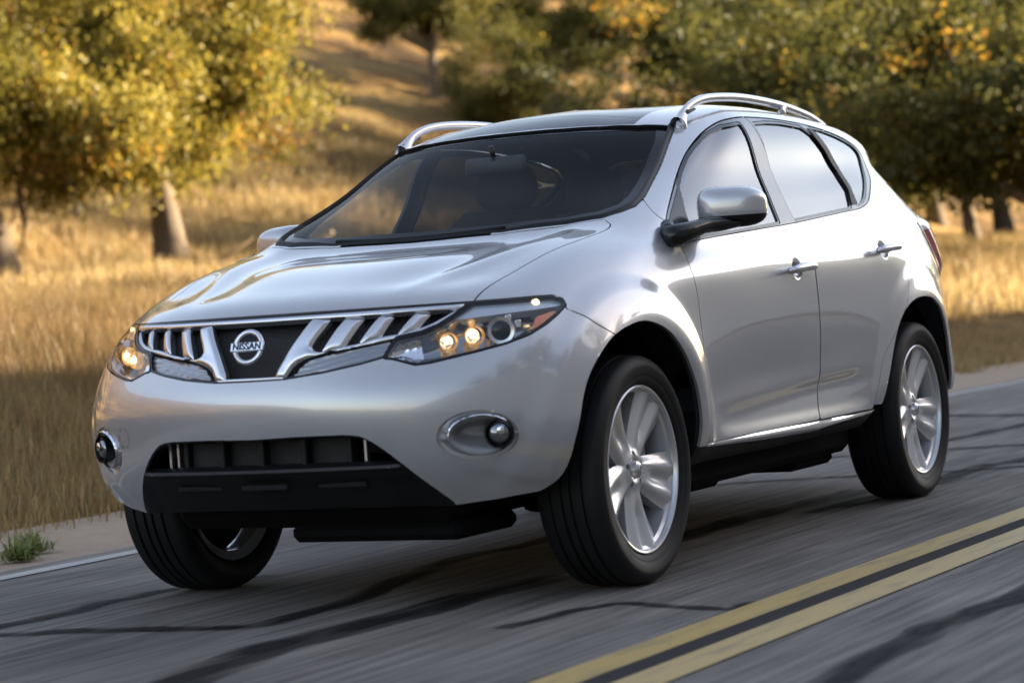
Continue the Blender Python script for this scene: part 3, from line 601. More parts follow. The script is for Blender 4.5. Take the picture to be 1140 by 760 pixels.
def patch(full, box, phis):
    V, N, Q = region(full, box); L = []
    for ph in phis:
        V, N, Q, L = clip(V, N, Q, L, ph); V, N, Q, L = compact(V, N, Q, L)
    return V, N, Q, L
def finish(name, P, mat, parent, off=0.0, flange=.010, mirror=False, offn=None, inward=None, smooth=True):
    V, N, Q, L = P; V = V.copy()
    if offn is not None: V = V + N*offn(P[0])[:, None]
    else: V = V + N*off
    e = {}
    for arr in ([tuple(q) for q in Q.tolist()], L):
        for p in arr:
            m = len(p)
            for i in range(m):
                a, b = p[i], p[(i+1) % m]
                if (b, a) in e: e[(b, a)] += 1
                else: e[(a, b)] = e.get((a, b), 0)+1
    polys = [Q, list(L)]
    if flange:
        bd = [k for k, c in e.items() if c == 1]
        if bd:
            vs = sorted({a for k in bd for a in k}); ix = {v: i for i, v in enumerate(vs)}; n0 = len(V); k = len(vs)
            top = V[vs]; dirn = -N[vs] if inward is None else np.broadcast_to(np.array(inward, float), (k, 3)); bot = top + dirn*flange
            V = np.vstack([V, top, bot]); polys.append([(n0+ix[b], n0+ix[a], n0+k+ix[a], n0+k+ix[b]) for a, b in bd])
    if mirror:
        V = V*_mx; polys = [(p[:, ::-1] if isinstance(p, np.ndarray) else [tuple(q[::-1]) for q in p]) for p in polys]
    return link(name, raw_mesh(name, V, polys, smooth), mat, parent)
def sdp(P2, poly):
    poly = np.asarray(poly, float); d = np.full(len(P2), 1e9); inside = np.zeros(len(P2), bool); m = len(poly)
    for i in range(m):
        a, b = poly[i], poly[(i+1) % m]; ab = b-a; t = np.clip(((P2-a)@ab)/(ab@ab+1e-18), 0, 1); q = P2-(a+t[:, None]*ab); d = np.minimum(d, (q*q).sum(1))
        c = ((a[1] > P2[:, 1]) != (b[1] > P2[:, 1])); 
        if abs(b[1]-a[1]) > 1e-12: inside ^= c & (P2[:, 0] < (b[0]-a[0])*(P2[:, 1]-a[1])/(b[1]-a[1])+a[0])
    d = np.sqrt(d); return np.where(inside, -d, d)
def YZ(V): return V[:, 1:3]
def AXZ(V): return np.stack([np.abs(V[:, 0]), V[:, 2]], 1)
def AXY(V): return np.stack([np.abs(V[:, 0]), V[:, 1]], 1)
def SZ(V): return np.stack([(np.abs(V[:, 0])+V[:, 1])*R2, V[:, 2]], 1)
def XYs(l): return [((x+y)*R2, z) for x, y, z in l]
def inp(pr, poly, g=0.0): return lambda V: sdp(pr(V), poly)+g           # inside the outline, shrunk by g
def outp(pr, poly, g=0.0): return lambda V: g-sdp(pr(V), poly)           # outside the outline, kept g away
def both(*f): return lambda V: np.maximum.reduce([h(V) for h in f])
def anyof(*f): return lambda V: np.minimum.reduce([h(V) for h in f])
def neg(f, g=0.0): return lambda V: g-f(V)
FRONT = lambda V: V[:, 1]-1.0
cr = lambda P, n=6: [tuple(p) for p in catmull(P, n)]
# ------------------------------------------------------------------ outlines on the body (metres)
ARCHF = [(-.60, .1), (-.60, .30)] + cr([(-.545, .335), (-.515, .365), (-.494, .40), (-.487, .45), (-.482, .52), (-.450, .64), (-.386, .725), (-.276, .800), (-.148, .838), (-.018, .846), (.13, .812), (.252, .737), (.345, .640), (.390, .567), (.412, .50), (.414, .44), (.410, .35)]) + [(.410, .1)]
ARCHR = [(2.17, .1), (2.17, .36)] + cr([(2.225, .407), (2.279, .440), (2.335, .549), (2.405, .690), (2.485, .774), (2.597, .827), (2.722, .845), (2.87, .838), (3.01, .795), (3.12, .72), (3.20, .62), (3.25, .50), (3.27, .40), (3.275, .30)]) + [(3.275, .1)]
DLO = cr([(.44, 1.098), (.435, 1.125), (.505, 1.165), (.611, 1.226), (.862, 1.352), (1.053, 1.446), (1.224, 1.513), (1.386, 1.556), (1.513, 1.575), (1.637, 1.583), (1.86, 1.586), (2.07, 1.580), (2.311, 1.566), (2.56, 1.543), (2.72, 1.515), (2.80, 1.475), (2.80, 1.42), (2.74, 1.365), (2.61, 1.300), (2.49, 1.250), (2.36, 1.222), (2.162, 1.207), (1.578, 1.164), (1.254, 1.145), (.707, 1.112), (.49, 1.093)], 5)
GLF = [(.885, 1.352)] + cr([(.93, 1.375), (1.039, 1.429), (1.15, 1.474), (1.237, 1.503), (1.375, 1.537)], 4) + [(1.52, 1.552), (1.50, 1.45), (1.475, 1.332), (1.448, 1.235), (1.430, 1.170), (1.0, 1.142), (.640, 1.124), (.700, 1.215), (.79, 1.30)]
SAIL = [(.470, 1.108), (.625, 1.118), (.685, 1.215), (.77, 1.295), (.865, 1.345), (.611, 1.214), (.50, 1.152), (.462, 1.128)]
GLR = [(1.665, 1.556)] + cr([(1.80, 1.565), (1.962, 1.567), (2.155, 1.557)], 4) + [(2.225, 1.52), (2.295, 1.459), (2.350, 1.38), (2.350, 1.30), (2.27, 1.230), (1.60, 1.182), (1.60, 1.25), (1.625, 1.40)]
GLQ = [(2.26, 1.560)] + cr([(2.40, 1.553), (2.553, 1.535), (2.68, 1.512), (2.745, 1.488), (2.765, 1.46), (2.745, 1.425), (2.69, 1.382), (2.60, 1.328), (2.50, 1.278), (2.42, 1.250), (2.35, 1.237)], 4) + [(2.395, 1.32), (2.390, 1.40), (2.345, 1.465)]
DOORF = [(.475, .413), (.485, .52), (.488, .65), (.487, .76), (.471, .918), (.463, 1.0), (.482, 1.05), (.497, 1.083), (.49, 1.10), (.70, 1.20), (1.05, 1.50), (1.40, 1.590), (1.633, 1.590), (1.60, 1.37), (1.596, 1.166), (1.594, 1.048), (1.595, .953), (1.62, .828), (1.635, .70), (1.635, .60), (1.622, .5), (1.600, .413)]
DOORR = [(1.607, .413), (1.629, .5), (1.642, .60), (1.642, .70), (1.627, .828), (1.602, .953), (1.601, 1.048), (1.603, 1.166), (1.607, 1.37), (1.640, 1.590), (2.25, 1.59), (2.42, 1.30), (2.47, 1.236), (2.565, 1.195), (2.622, 1.13), (2.645, 1.06), (2.648, .98), (2.60, .88), (2.56, .83), (2.30, .62), (2.2, .413)]
HOODP = [(-1, -1.3), (.628, -1.3), (.628, -.575), (.630, -.508), (.640, -.378), (.672, -.161), (.703, .013), (.717, .173), (.716, .245), (.705, .285), (.668, .318), (.55, .247), (.334, .187), (.127, .168), (0, .163), (-1, .163)]
HOODP = HOODP[:3] + cr(HOODP[2:10], 5) + HOODP[10:]
WSP = [(0, .180), (.127, .186), (.334, .205), (.55, .265), (.655, .328), (.694, .401), (.712, .475), (.704, .578), (.678, .705), (.646, .876), (.618, 1.008), (.597, 1.100), (.583, 1.152), (.54, 1.115), (.474, 1.062), (.36, 1.010), (.222, .972), (.089, .954), (0, .950)]
WSPm = WSP + [(-x, y) for x, y in WSP[::-1][1:-1]]
LAMP = XYs([(.628, -.573, .944), (.701, -.498, .945), (.762, -.425, .947), (.797, -.370, .947), (.822, -.350, .935), (.833, -.357, .916), (.834, -.411, .891), (.819, -.472, .861), (.791, -.536, .833), (.744, -.599, .812), (.68, -.665, .795), (.611, -.719, .780), (.561, -.752, .770), (.522, -.773, .767), (.485, -.782, .779), (.456, -.791, .789), (.432, -.8, .792), (.443, -.78, .826), (.456, -.761, .850), (.521, -.722, .862), (.562, -.687, .879), (.594, -.644, .906)])
# grille opening between the lamps in front view (|x|, z)
GRI = [(0, .942), (.299, .942), (.478, .944), (.621, .944), (.594, .911), (.562, .884), (.521, .866), (.456, .854), (.443, .828), (.430, .796), (.362, .780), (.254, .762), (.127, .749), (0, .748)]
GRIm = GRI + [(-x, z) for x, z in GRI[::-1][1:-1]]
LOW = [(0, .568), (.162, .572), (.312, .571)] + cr([(.345, .568), (.376, .559), (.423, .526), (.475, .473), (.534, .40), (.573, .345)], 4) + [(.60, .1), (0, .1)]
LOWm = LOW + [(-x, z) for x, z in LOW[::-1] if x > 0]
def ell(cx, cz, a, b, n=40, tilt=0.0):
    t = np.linspace(0, 2*np.pi, n, endpoint=False); u, v = a*np.cos(t), b*np.sin(t); return np.stack([cx+u*math.cos(tilt)-v*math.sin(tilt), cz+u*math.sin(tilt)+v*math.cos(tilt)], 1)
FOGO = ell(-.016, .542, .124, .077, tilt=-.06); FOGR = ell(-.005, .545, .100, .0585, tilt=-.05)
SEAM = XYs([(.83, -.36, .905), (.86, -.35, .888), (.882, -.333, .871), (.909, -.31, .845), (.945, -.235, .80), (.95, -.20, .77)])
BUMP = XYs([(.0, -1.6, .10), (.0, -1.6, .947), (.63, -.575, .947)]) + [LAMP[6], LAMP[5]] + SEAM + XYs([(.95, -.1, .6), (.95, -.1, .1)])
TAILP = [(3.13, 1.165), (3.35, 1.20), (3.7, 1.15), (3.9, .95), (3.55, .90), (3.36, .93), (3.27, 1.0), (3.2, 1.08)]
RGL = lambda V: np.maximum(np.maximum(3.08-V[:, 1], np.abs(V[:, 0])-.60+.25*(1.5-V[:, 2])*0), np.maximum(1.13-V[:, 2], V[:, 2]-1.56))
car = empty('car', (0, 0, 0)); tag(car, 'silver crossover with raised roof rails driving along the two lane country road', 'car')
# ------------------------------------------------------------------ painted panels
BIG = (-2, 2, -2, 5, 0, 3)
def crease(V):   # hollow along the lower doors and a soft shoulder
    y, z = V[:, 1], V[:, 2]; line = .505+.055*sst(.55, 2.2, y)
    return (-.011*sst(line+.045, line-.03, z)*sst(.40, .47, z)*sst(.5, .8, y)*sst(2.3, 2.0, y)) + .004*np.exp(-((z-line-.05)/.05)**2)*sst(.6, .9, y)*sst(2.2, 1.9, y)
def flare(V):
    y, z = V[:, 1], V[:, 2]; r1 = np.hypot(y+.035, z-.385); r2 = np.hypot(y-2.81, z-.385)
    f = lambda r: .011*sst(.625, .555, r)
    return f(r1)*sst(.2, .5, z)+f(r2)*sst(.2, .5, z)
g = .0022
PANELBOX = (-.75, .75, -1, .40, .90, 1.25)
hoodP = patch(True, PANELBOX, [inp(AXY, HOODP, g), lambda V: .9475-V[:, 2]])
def hood_crease(V):
    ax = np.abs(V[:, 0]); y = V[:, 1]; c = .66-.20*sst(.25, -.75, y); w = .085
    return (.010*np.exp(-((ax-c+.055)/.05)**2) - .006*np.exp(-((ax-c+.16)/.09)**2))*sst(-.72, -.35, y)*sst(.33, .05, y)
finish('hood', hoodP, M['paint'], car, offn=hood_crease, flange=.012)
bumperP = patch(True, (-1, 1, -1, .2, 0, .96), [both(inp(SZ, BUMP, g), lambda V: V[:, 1]-.05), outp(AXZ, GRIm, .004), outp(SZ, LAMP, .004), outp(AXZ, LOWm, .0), outp(SZ, FOGO), outp(YZ, ARCHF)])
bumper = finish('front_bumper', bumperP, M['paint'], car, offn=lambda V: flare(V), flange=.022)
halfside = {}
halfside['fender'] = patch(False, (.3, 1, -.9, .75, .3, 1.25), [outp(AXY, HOODP, g), outp(SZ, BUMP, g), outp(SZ, LAMP, .004), outp(YZ, ARCHF), outp(YZ, DOORF, g), outp(YZ, DLO, .003), lambda V: V[:, 1]-.66, outp(AXY, WSPm, .003), lambda V: V[:, 2]-(1.177+.88*(.801-V[:, 0])), lambda V: .41-V[:, 2]+np.where(V[:, 1] < .2, 1, 0)*-.3])
halfside['front_door'] = patch(False, (.5, 1, .4, 1.7, .38, 1.3), [inp(YZ, DOORF, g), outp(YZ, DLO, .003), lambda V: V[:, 2]-1.25])
halfside['rear_door'] = patch(False, (.5, 1, 1.5, 2.8, .38, 1.3), [inp(YZ, DOORR, g), outp(YZ, DLO, .003), outp(YZ, ARCHR), lambda V: V[:, 2]-1.26])
FEND_UP = lambda V: (1.177+.88*(.801-V[:, 0])+.0014)-V[:, 2]
# the door skins: handle bowls cut out
HB = {'front_door': (1.418, .988), 'rear_door': (2.408, 1.050)}
sidefn = lambda V: crease(V)+flare(V)
panels = {}
for side in (False, True):
    for nm in ('fender', 'front_door', 'rear_door'):
        P = halfside[nm]
        if nm in HB:
            c = ell(HB[nm][0], HB[nm][1], .050, .044); P2 = compact(*clip(*P, outp(YZ, c)))
        else: P2 = P
        o = finish(nm, P2, M['paint'], car, offn=sidefn, flange=.012, mirror=side); panels[(nm, side)] = o
        if nm in HB:
            c = ell(HB[nm][0], HB[nm][1], .050, .044); Pb = compact(*clip(*P, inp(YZ, c)))
            finish('handle_recess', Pb, M['paint'], o, offn=lambda V, c=c: sidefn(V)-.017*sst(0, .040, -sdp(YZ(V), c)), flange=0, mirror=side)
# shell: pillars, roof, quarters, tail
shell_half = patch(False, (-.1, 1, -.2, 4, .3, 2), [outp(AXY, HOODP, g), outp(AXY, WSPm, .002), outp(YZ, DLO, .003), anyof(neg(inp(YZ, DOORF, g), g), lambda V: 1.3-V[:, 2]), anyof(neg(inp(YZ, DOORR, g), g), lambda V: 1.32-V[:, 2]), outp(YZ, ARCHR),
    anyof(FEND_UP, lambda V: .66-V[:, 1]), lambda V: .36-V[:, 1], anyof(lambda V: 2.2-V[:, 1], lambda V: 1.0-V[:, 2]), anyof(lambda V: 2.2-V[:, 1], lambda V: .9-V[:, 2]), neg(RGL, .003), anyof(outp(YZ, TAILP, .002), lambda V: .55-V[:, 0]),
    lambda V: np.where(V[:, 1] > 2.1, .43-V[:, 2], -1)])
MOON = ell(0, 0, 1, 1)
moon = [(-.455, 1.072), (-.36, 1.025), (-.222, .988), (0, .966), (.222, .988), (.36, 1.025), (.455, 1.072), (.44, 1.25), (.43, 2.35), (.36, 2.42), (-.36, 2.42), (-.43, 2.35), (-.44, 1.25)]
XY = lambda V: V[:, :2]
topz = lambda V: 1.5-V[:, 2]
sh2 = compact(*clip(*shell_half, anyof(outp(XY, moon, .003), lambda V: V[:, 2]-1.3)))
for side in (False, True): finish('body_shell', sh2, M['paint'], car, offn=flare, flange=.012, mirror=side)
finish('moonroof', patch(True, (-.5, .5, .9, 2.5, 1.5, 2), [inp(XY, moon), anyof(lambda V: V[:, 1]-1.155, lambda V: 1.161-V[:, 1])]), M['gloss_black'], car, off=-.001, flange=.008)
# windscreen with black border, door glass, frames and seals
WS_IN = [(0, .235), (.30, .255), (.52, .320), (.615, .385), (.655, .46), (.655, .56), (.632, .70), (.602, .85), (.578, .98), (.548, 1.065), (.50, 1.03), (.36, .965), (.2, .928), (0, .912)]; WS_INm = WS_IN + [(-x, y) for x, y in WS_IN[::-1][1:-1]]
wsBox = (-.8, .8, .1, 1.3, 1.1, 1.62)
finish('windshield', patch(True, wsBox, [inp(AXY, WSPm, .004), inp(AXY, WS_INm)]), M['glass'], car, off=-.005, flange=0)
finish('windshield_border', patch(True, wsBox, [inp(AXY, WSPm, .001), outp(AXY, WS_INm)]), M['film'], car, off=-.004, flange=.01)
finish('windshield_moulding', patch(True, wsBox, [inp(AXY, WSPm, -.004), lambda V: -.020-sdp(AXY(V), WSPm)+.013*sst(.55, .35, np.abs(V[:, 0]))]), M['moulding'], car, offn=lambda V: .007*sst(.0, .012, -sdp(AXY(V), WSPm)), flange=.012)
for side in (False, True):
    sb = (.5, 1, .35, 2.95, 1.05, 1.62)
    fr_all = patch(False, sb, [inp(YZ, DLO, .001), outp(YZ, GLF, .011), outp(YZ, GLR, .011), outp(YZ, GLQ, .009), outp(YZ, SAIL, .002)])
    Bline = lambda V: V[:, 1]-(1.600+.035*sst(1.2, 1.58, V[:, 2]))
    for nm, ph in (('front_door', [lambda V: Bline(V)+.003]), ('rear_door', [lambda V: .003-Bline(V), lambda V: V[:, 1]-(2.262+.0*V[:, 2])-.12*sst(1.58, 1.42, V[:, 2])])):
        P = fr_all
        for h in ph: P = compact(*clip(*P, h))
        finish('window_frame', P, M['trim'], panels[(nm, side)], off=-.002, flange=.010, mirror=side)
    P = compact(*clip(*fr_all, lambda V: .002-(V[:, 1]-2.262-.12*sst(1.58, 1.42, V[:, 2])))); finish('quarter_window_frame', P, M['trim'], car, off=-.002, flange=.010, mirror=side)
    for nm, G_, par, gm in (('front_door', GLF, None, 'side_glass'), ('rear_door', GLR, None, 'privacy'), ('quarter', GLQ, car, 'privacy')):
        par = par or panels[(nm, side)]
        finish('window_seal', patch(False, sb, [inp(YZ, G_, -.010), outp(YZ, G_, 0)]), M['gloss_black'], par, off=-.004, flange=.012, mirror=side)
        finish('window_pane' if nm != 'quarter' else 'quarter_window', patch(False, sb, [inp(YZ, G_, -.002)]), M[gm], par, off=-.010, flange=0, mirror=side)
    finish('window_divider', patch(False, sb, [inp(YZ, [(2.215, 1.556), (2.262, 1.556), (2.345, 1.468), (2.392, 1.40), (2.397, 1.32), (2.36, 1.240), (2.292, 1.236), (2.350, 1.30), (2.350, 1.38), (2.295, 1.459), (2.235, 1.515)])]), M['moulding'], panels[('rear_door', side)], off=.001, flange=.012, mirror=side)
    finish('mirror_sail', patch(False, sb, [inp(YZ, SAIL)]), M['gloss_black'], panels[('front_door', side)], off=-.003, flange=.01, mirror=side)
finish('rear_window', patch(True, (-.8, .8, 2.9, 3.8, 1.0, 1.7), [RGL]), M['privacy'], car, off=-.004, flange=0)
finish('rear_bumper', patch(True, (-1, 1, 3.2, 4, .3, .5), [lambda V: V[:, 2]-.427, lambda V: 3.28-V[:, 1]]), M['skid'], car, off=-.004, flange=.01)
tp = patch(False, (.4, 1, 3, 4, .85, 1.25), [both(inp(YZ, TAILP, .001), lambda V: .55-V[:, 0])])
for side in (False, True):
    o = finish('tail_light', compact(*clip(*tp, lambda V: V[:, 2]-(1.125-.35*(V[:, 1]-3.2)*0))), M['red'], car, offn=lambda V: .004+.02*sst(0, .05, -sdp(YZ(V), TAILP)), flange=.01, mirror=side)
    finish('clear_section', compact(*clip(*tp, lambda V: 1.127-V[:, 2])), M['white_lens'], o, offn=lambda V: .004+.02*sst(0, .05, -sdp(YZ(V), TAILP)), flange=.01, mirror=side)
# dark inner skin closes the gaps and gives pillars their inside
inner = patch(True, BIG, [anyof(outp(YZ, ARCHF, -.02), lambda V: np.abs(V[:, 0])-.3), anyof(outp(YZ, ARCHR, -.02), lambda V: np.abs(V[:, 0])-.3), outp(YZ, DLO, .012), anyof(outp(AXY, WS_INm, .0), lambda V: 1.1-V[:, 2]), neg(RGL, -.01),
    anyof(outp(AXZ, GRIm, -.01), lambda V: V[:, 1]*-1), anyof(outp(AXZ, LOWm, -.01), lambda V: V[:, 1]*-1), anyof(outp(SZ, LAMP, -.01), lambda V: -V[:, 1]), anyof(outp(SZ, FOGO, -.01), lambda V: -V[:, 1])][:0] + [
    lambda V: np.where(np.abs(V[:, 0]) > .3, np.maximum(.004-sdp(YZ(V), ARCHF), .004-sdp(YZ(V), ARCHR)), -1), 
    lambda V: np.where(V[:, 2] > 1.04, -.0-sdp(YZ(V), DLO)*1.0+.006, -1)*(np.abs(V[:, 0]) > .5)-1e-6, lambda V: np.where(V[:, 2] > 1.1, .004-sdp(AXY(V), WS_INm), -1), neg(RGL, 0),
    lambda V: np.where(V[:, 1] < 0, -.004-sdp(AXZ(V), GRIm), -1), lambda V: np.where(V[:, 1] < 0, -.004-sdp(AXZ(V), LOWm), -1), lambda V: np.where(V[:, 1] < 0, -.004-sdp(SZ(V), LAMP), -1), lambda V: np.where(V[:, 1] < 0, -.004-sdp(SZ(V), FOGO), -1)])
def split_inner():
    V, N, Q, L = inner; return V, N, Q, L
finish('inner_shell', inner, M['cabin'], car, off=-.018, flange=0)
# ------------------------------------------------------------------ side trim
rk = patch(False, (.7, 1, .35, 2.35, .2, .45), [lambda V: V[:, 2]-.409, lambda V: .415-V[:, 1], outp(YZ, ARCHR)])
CHR = [(.46, .4125), (.487, .4135), (1.022, .4135), (1.6, .4105), (2.0, .4085), (2.225, .4095), (2.18, .399), (1.9, .384), (1.6, .3735), (1.022, .385), (.487, .4025)]
for side in (False, True):
    rs = finish('rocker_cladding', rk, M['black'], car, offn=lambda V: -.006-.02*sst(.38, .29, V[:, 2]), flange=.02, mirror=side)
    finish('chrome_strip', patch(False, (.7, 1, .4, 2.3, .3, .45), [inp(YZ, CHR), anyof(lambda V: V[:, 1]-1.6, lambda V: 1.606-V[:, 1])]), M['bright'], rs, offn=lambda V: .002+.007*sst(0, .012, -sdp(YZ(V), CHR)), flange=.008, mirror=side)
    for nm, (hy, hz) in HB.items():
        hx = .928; mb = MB(); ys = np.linspace(-.115, .115, 15); bow = .030*np.sqrt(np.clip(1-(ys/.118)**4, 0, 1)); pts = np.stack([hx+.008+bow, hy+ys-.005, hz+.012*np.cos(ys*9)-.006+ys*.05], 1)
        rad = .0170*(1-.22*np.abs(ys/.115)**4); mb.tube(pts, rad, 16, flat=(.95, .95)); mb.ball(pts[0], (.0135, .012, .0135)); mb.ball(pts[-1], (.0135, .012, .0135))
        if side: mb.V = [v*_mx for v in mb.V]
        mb.build('door_handle', M['chrome'], panels[(nm, side)])
# ------------------------------------------------------------------ front: grille
gbox = (-.7, .7, -1, -.4, .72, .97)
grille = finish('grille', patch(True, gbox, [inp(AXZ, GRIm, -.003)]), M['mesh'], car, off=-.040, flange=0)
finish('grille_wall', patch(True, gbox, [inp(AXZ, GRIm, -.003), lambda V: -.004-sdp(AXZ(V), GRIm)]), M['gloss_black'], grille, off=-.002, flange=.042)
def trimpiece(name, polys, mat, h, base, w=.012, tilt=0.0, par=None):
    for side in (False, True):
        for poly in polys:
            P = patch(False, (0, .7, -1, -.4, .72, .97), [inp(AXZ, poly)])
            finish(name, P, mat, par or grille, offn=lambda V, poly=poly: base+h*np.sqrt(sst(0, w, -sdp(AXZ(V), poly)))-tilt*np.clip(V[:, 0]-(poly[0][0]-(.929-V[:, 2])*.53), 0, .07)*sst(.80, .85, V[:, 2]), flange=.022, mirror=side)
TOPS = [(0, .940), (.299, .940), (.478, .942), (.618, .943), (.600, .928), (.483, .930), (.305, .928), (0, .927)]
TOPm = TOPS + [(-x, z) for x, z in TOPS[::-1][1:-1]]
finish('chrome_top_bar', patch(True, gbox, [inp(AXZ, TOPm)]), M['chrome'], grille, offn=lambda V: -.004+.006*np.sqrt(sst(0, .006, -sdp(AXZ(V), TOPm))), flange=.02)
BASE = [(0, .748), (.130, .749), (.118, .757), (0, .757)]; BASEm = BASE + [(-x, z) for x, z in BASE[::-1] if x > 0]
finish('chrome_base_bar', patch(True, gbox, [inp(AXZ, BASEm)]), M['chrome'], grille, offn=lambda V: -.002+.004*np.sqrt(sst(0, .004, -sdp(AXZ(V), BASEm))), flange=.02)
VBAR = [(.186, .927), (.244, .926), (.232, .900), (.212, .868), (.200, .842)] + cr([(.212, .832), (.229, .826), (.260, .829), (.309, .839), (.354, .847), (.410, .861), (.462, .868), (.512, .880), (.541, .892), (.568, .910), (.591, .929)], 3) + [(.612, .940), (.618, .940), (.593, .912), (.560, .884), (.520, .866), (.454, .853), (.38, .842), (.301, .829), (.24, .820), (.19, .806), (.165, .795), (.147, .780), (.127, .749), (.088, .750), (.095, .776), (.128, .835)]
trimpiece('chrome_surround', [VBAR], M['chrome'], .010, -.004, .014, .12)
trimpiece('chrome_blade', [[(.290, .929), (.346, .929), (.309, .850), (.300, .836), (.236, .826)], [(.392, .929), (.434, .929), (.410, .864), (.400, .856), (.348, .843)], [(.490, .930), (.534, .930), (.512, .884), (.505, .874), (.455, .862)]], M['chrome'], .008, -.010, .014, .22)
LSTR = [(.150, .756), (.260, .768), (.362, .784), (.426, .800), (.438, .826), (.448, .846), (.40, .838), (.30, .821), (.22, .808), (.185, .795), (.166, .775)]
for side in (False, True):
    ls_ = finish('smoked_strip', patch(False, (0, .7, -1, -.4, .72, .97), [inp(AXZ, LSTR)]), M['smoke'], grille, offn=lambda V: -.012+.003*np.cos((V[:, 2]-.35*sst(.13, .45, V[:, 0])*.15)*380), flange=.022, mirror=side)
for k, zz in enumerate(()):
    trimpiece('strip_rib', [[(.20, .775+zz*.8), (.30, .785+zz), (.43, .808+zz*.9), (.43, .811+zz*.9), (.30, .789+zz), (.20, .779+zz*.8)]], M['housing'], .002, -.008, .002)
badge_c = np.array([0.0, -.878, .851])
mb = MB(); t_ = np.linspace(0, 2*np.pi, 49)
mb.tube(np.stack([.0485*np.cos(t_), 0*t_, .0485*np.sin(t_)], 1), .0085, 10, flat=(1.0, 1.0), caps=False)
mb.box((0, -.006, 0), (.122, .010, .030), bev=.003); badge = mb.build('badge', M['chrome'], grille, sharp=40); badge.location = badge_c; badge.rotation_euler = (-.30, 0, 0)
tc_ = bpy.data.curves.new('lettering', 'FONT'); tc_.body = 'NISSAN'; tc_.align_x = 'CENTER'; tc_.align_y = 'CENTER'; tc_.size = .0300; tc_.extrude = .0012; tc_.offset = .0006; tc_.space_character = 1.05
to = bpy.data.objects.new('tmp', tc_); COL.objects.link(to); dg = bpy.context.evaluated_depsgraph_get(); tm = bpy.data.meshes.new_from_object(to.evaluated_get(dg)); bpy.data.objects.remove(to)
tm.materials.clear(); tm.materials.append(M['letters']); lo = link('lettering', tm, None, badge); lo.rotation_euler = (math.pi/2, 0, 0); lo.location = (0, -.0118, 0); lo.scale = (.98, 1, 1)
# ------------------------------------------------------------------ front: lower opening and skid
lb = (-.7, .7, -1, -.5, .30, .60)
lg = finish('lower_grille', patch(True, lb, [inp(AXZ, LOWm, -.004), lambda V: .455-V[:, 2]]), M['void'], car, off=-.11, flange=0)
finish('opening_wall', patch(True, lb, [inp(AXZ, LOWm, -.004), lambda V: -.006-sdp(AXZ(V), LOWm)]), M['gloss_black'], lg, off=-.003, flange=.11)
mb = MB(); mb.box((0, -.785, .515), (.60, .02, .085)); mb.build('radiator', M['radiator'], lg, smooth=False)
for x in (-.30, -.15, 0, .15, .30):
    mb = MB(); mb.box((x, -.83+.3*x*x, .524), (.018, .04, .088), bev=.003); mb.build('rib', M['black'], lg, smooth=False)
for x in (-.345, -.375, .345): 
    mb = MB(); mb.box((x, -.79, .515), (.008, .02, .09)); mb.build('pipe', M['chrome'], lg, smooth=False)
SKID = lambda V: V[:, 2]-.474
sk = finish('lower_bumper', patch(True, lb[:4]+(.28, .60), [inp(AXZ, LOWm, .003), SKID]), M['skid'], car, offn=lambda V: .004*np.exp(-((V[:, 2]-.468)/.010)**2)-.012*sst(.455, .40, V[:, 2])*sst(.56, .46, np.abs(V[:, 0])), flange=.03)
LIP = [(-.468, .474), (.468, .474), (.474, .464), (-.474, .464)]
finish('lip_bar', patch(True, lb, [inp(lambda V: V[:, [0, 2]], LIP, .001)]), M['lip'], sk, off=.006, flange=.006)
for x in (-.26, 0, .26):
    mb = MB(); mb.box((x, -.838+.5*x*x, .415), (.17, .02, .016), bev=.004); mb.build('skid_slot', M['void'], sk, smooth=False)
# ------------------------------------------------------------------ fog lamps
fb = (.4, 1, -1, -.4, .44, .66); RIM_OUT = ell(-.005, .545, .106, .0645, tilt=-.05)
for side in (False, True):
    fo = finish('fog_light', patch(False, fb, [inp(SZ, FOGO), outp(SZ, RIM_OUT, -.003)]), M['paint'], car, offn=lambda V: -.010-.012*sst(0, .03, -sdp(SZ(V), FOGO)), flange=.02, mirror=side)
    finish('bowl', patch(False, fb, [inp(SZ, FOGR, -.003)]), M['bowl'], fo, offn=lambda V: -.006-.060*sst(0, .045, -sdp(SZ(V), FOGR)), flange=0, mirror=side)
    finish('chrome_ring', patch(False, fb, [inp(SZ, RIM_OUT), outp(SZ, FOGR)]), M['chrome'], fo, offn=lambda V: -.004+.009*np.sqrt(np.clip(1-((sdp(SZ(V), RIM_OUT)+.0045)/.0045)**2, 0, 1)), flange=.03, mirror=side)
    for fin in ([(-.142, .540), (-.100, .548), (-.100, .540), (-.130, .536)], [(.095, .548), (.118, .551), (.118, .544), (.095, .540)]): finish('chrome_fin', patch(False, fb, [inp(SZ, fin)]), M['chrome'], fo, off=.0, flange=.02, mirror=side)
    mb = MB(); c = np.array([.728, -.650, .546]); R_ = np.array([[math.cos(.5), -math.sin(.5), 0], [math.sin(.5), math.cos(.5), 0], [0, 0, 1]])
    def put(mb_, name, mat, par):
        mb_.V = [(v @ R_.T + c) for v in mb_.V]
        if side: mb_.V = [v*_mx for v in mb_.V]
        return mb_.build(name, mat, par, sharp=40)
    mb.lathe([(.02, .046), (-.028, .046), (-.028, .040), (.0, .036), (.02, .0)], 32, axis='y'); put(mb, 'lamp_barrel', M['gloss_black'], fo)
    mb = MB(); mb.ball((0, -.012, 0), (.035, .020, .035)); put(mb, 'lamp_lens', M['foglens'], fo); mb = MB(); mb.ball((.004, -.034, .008), (.012, .004, .014)); put(mb, 'lamp_bulb', M['reflector'], fo)
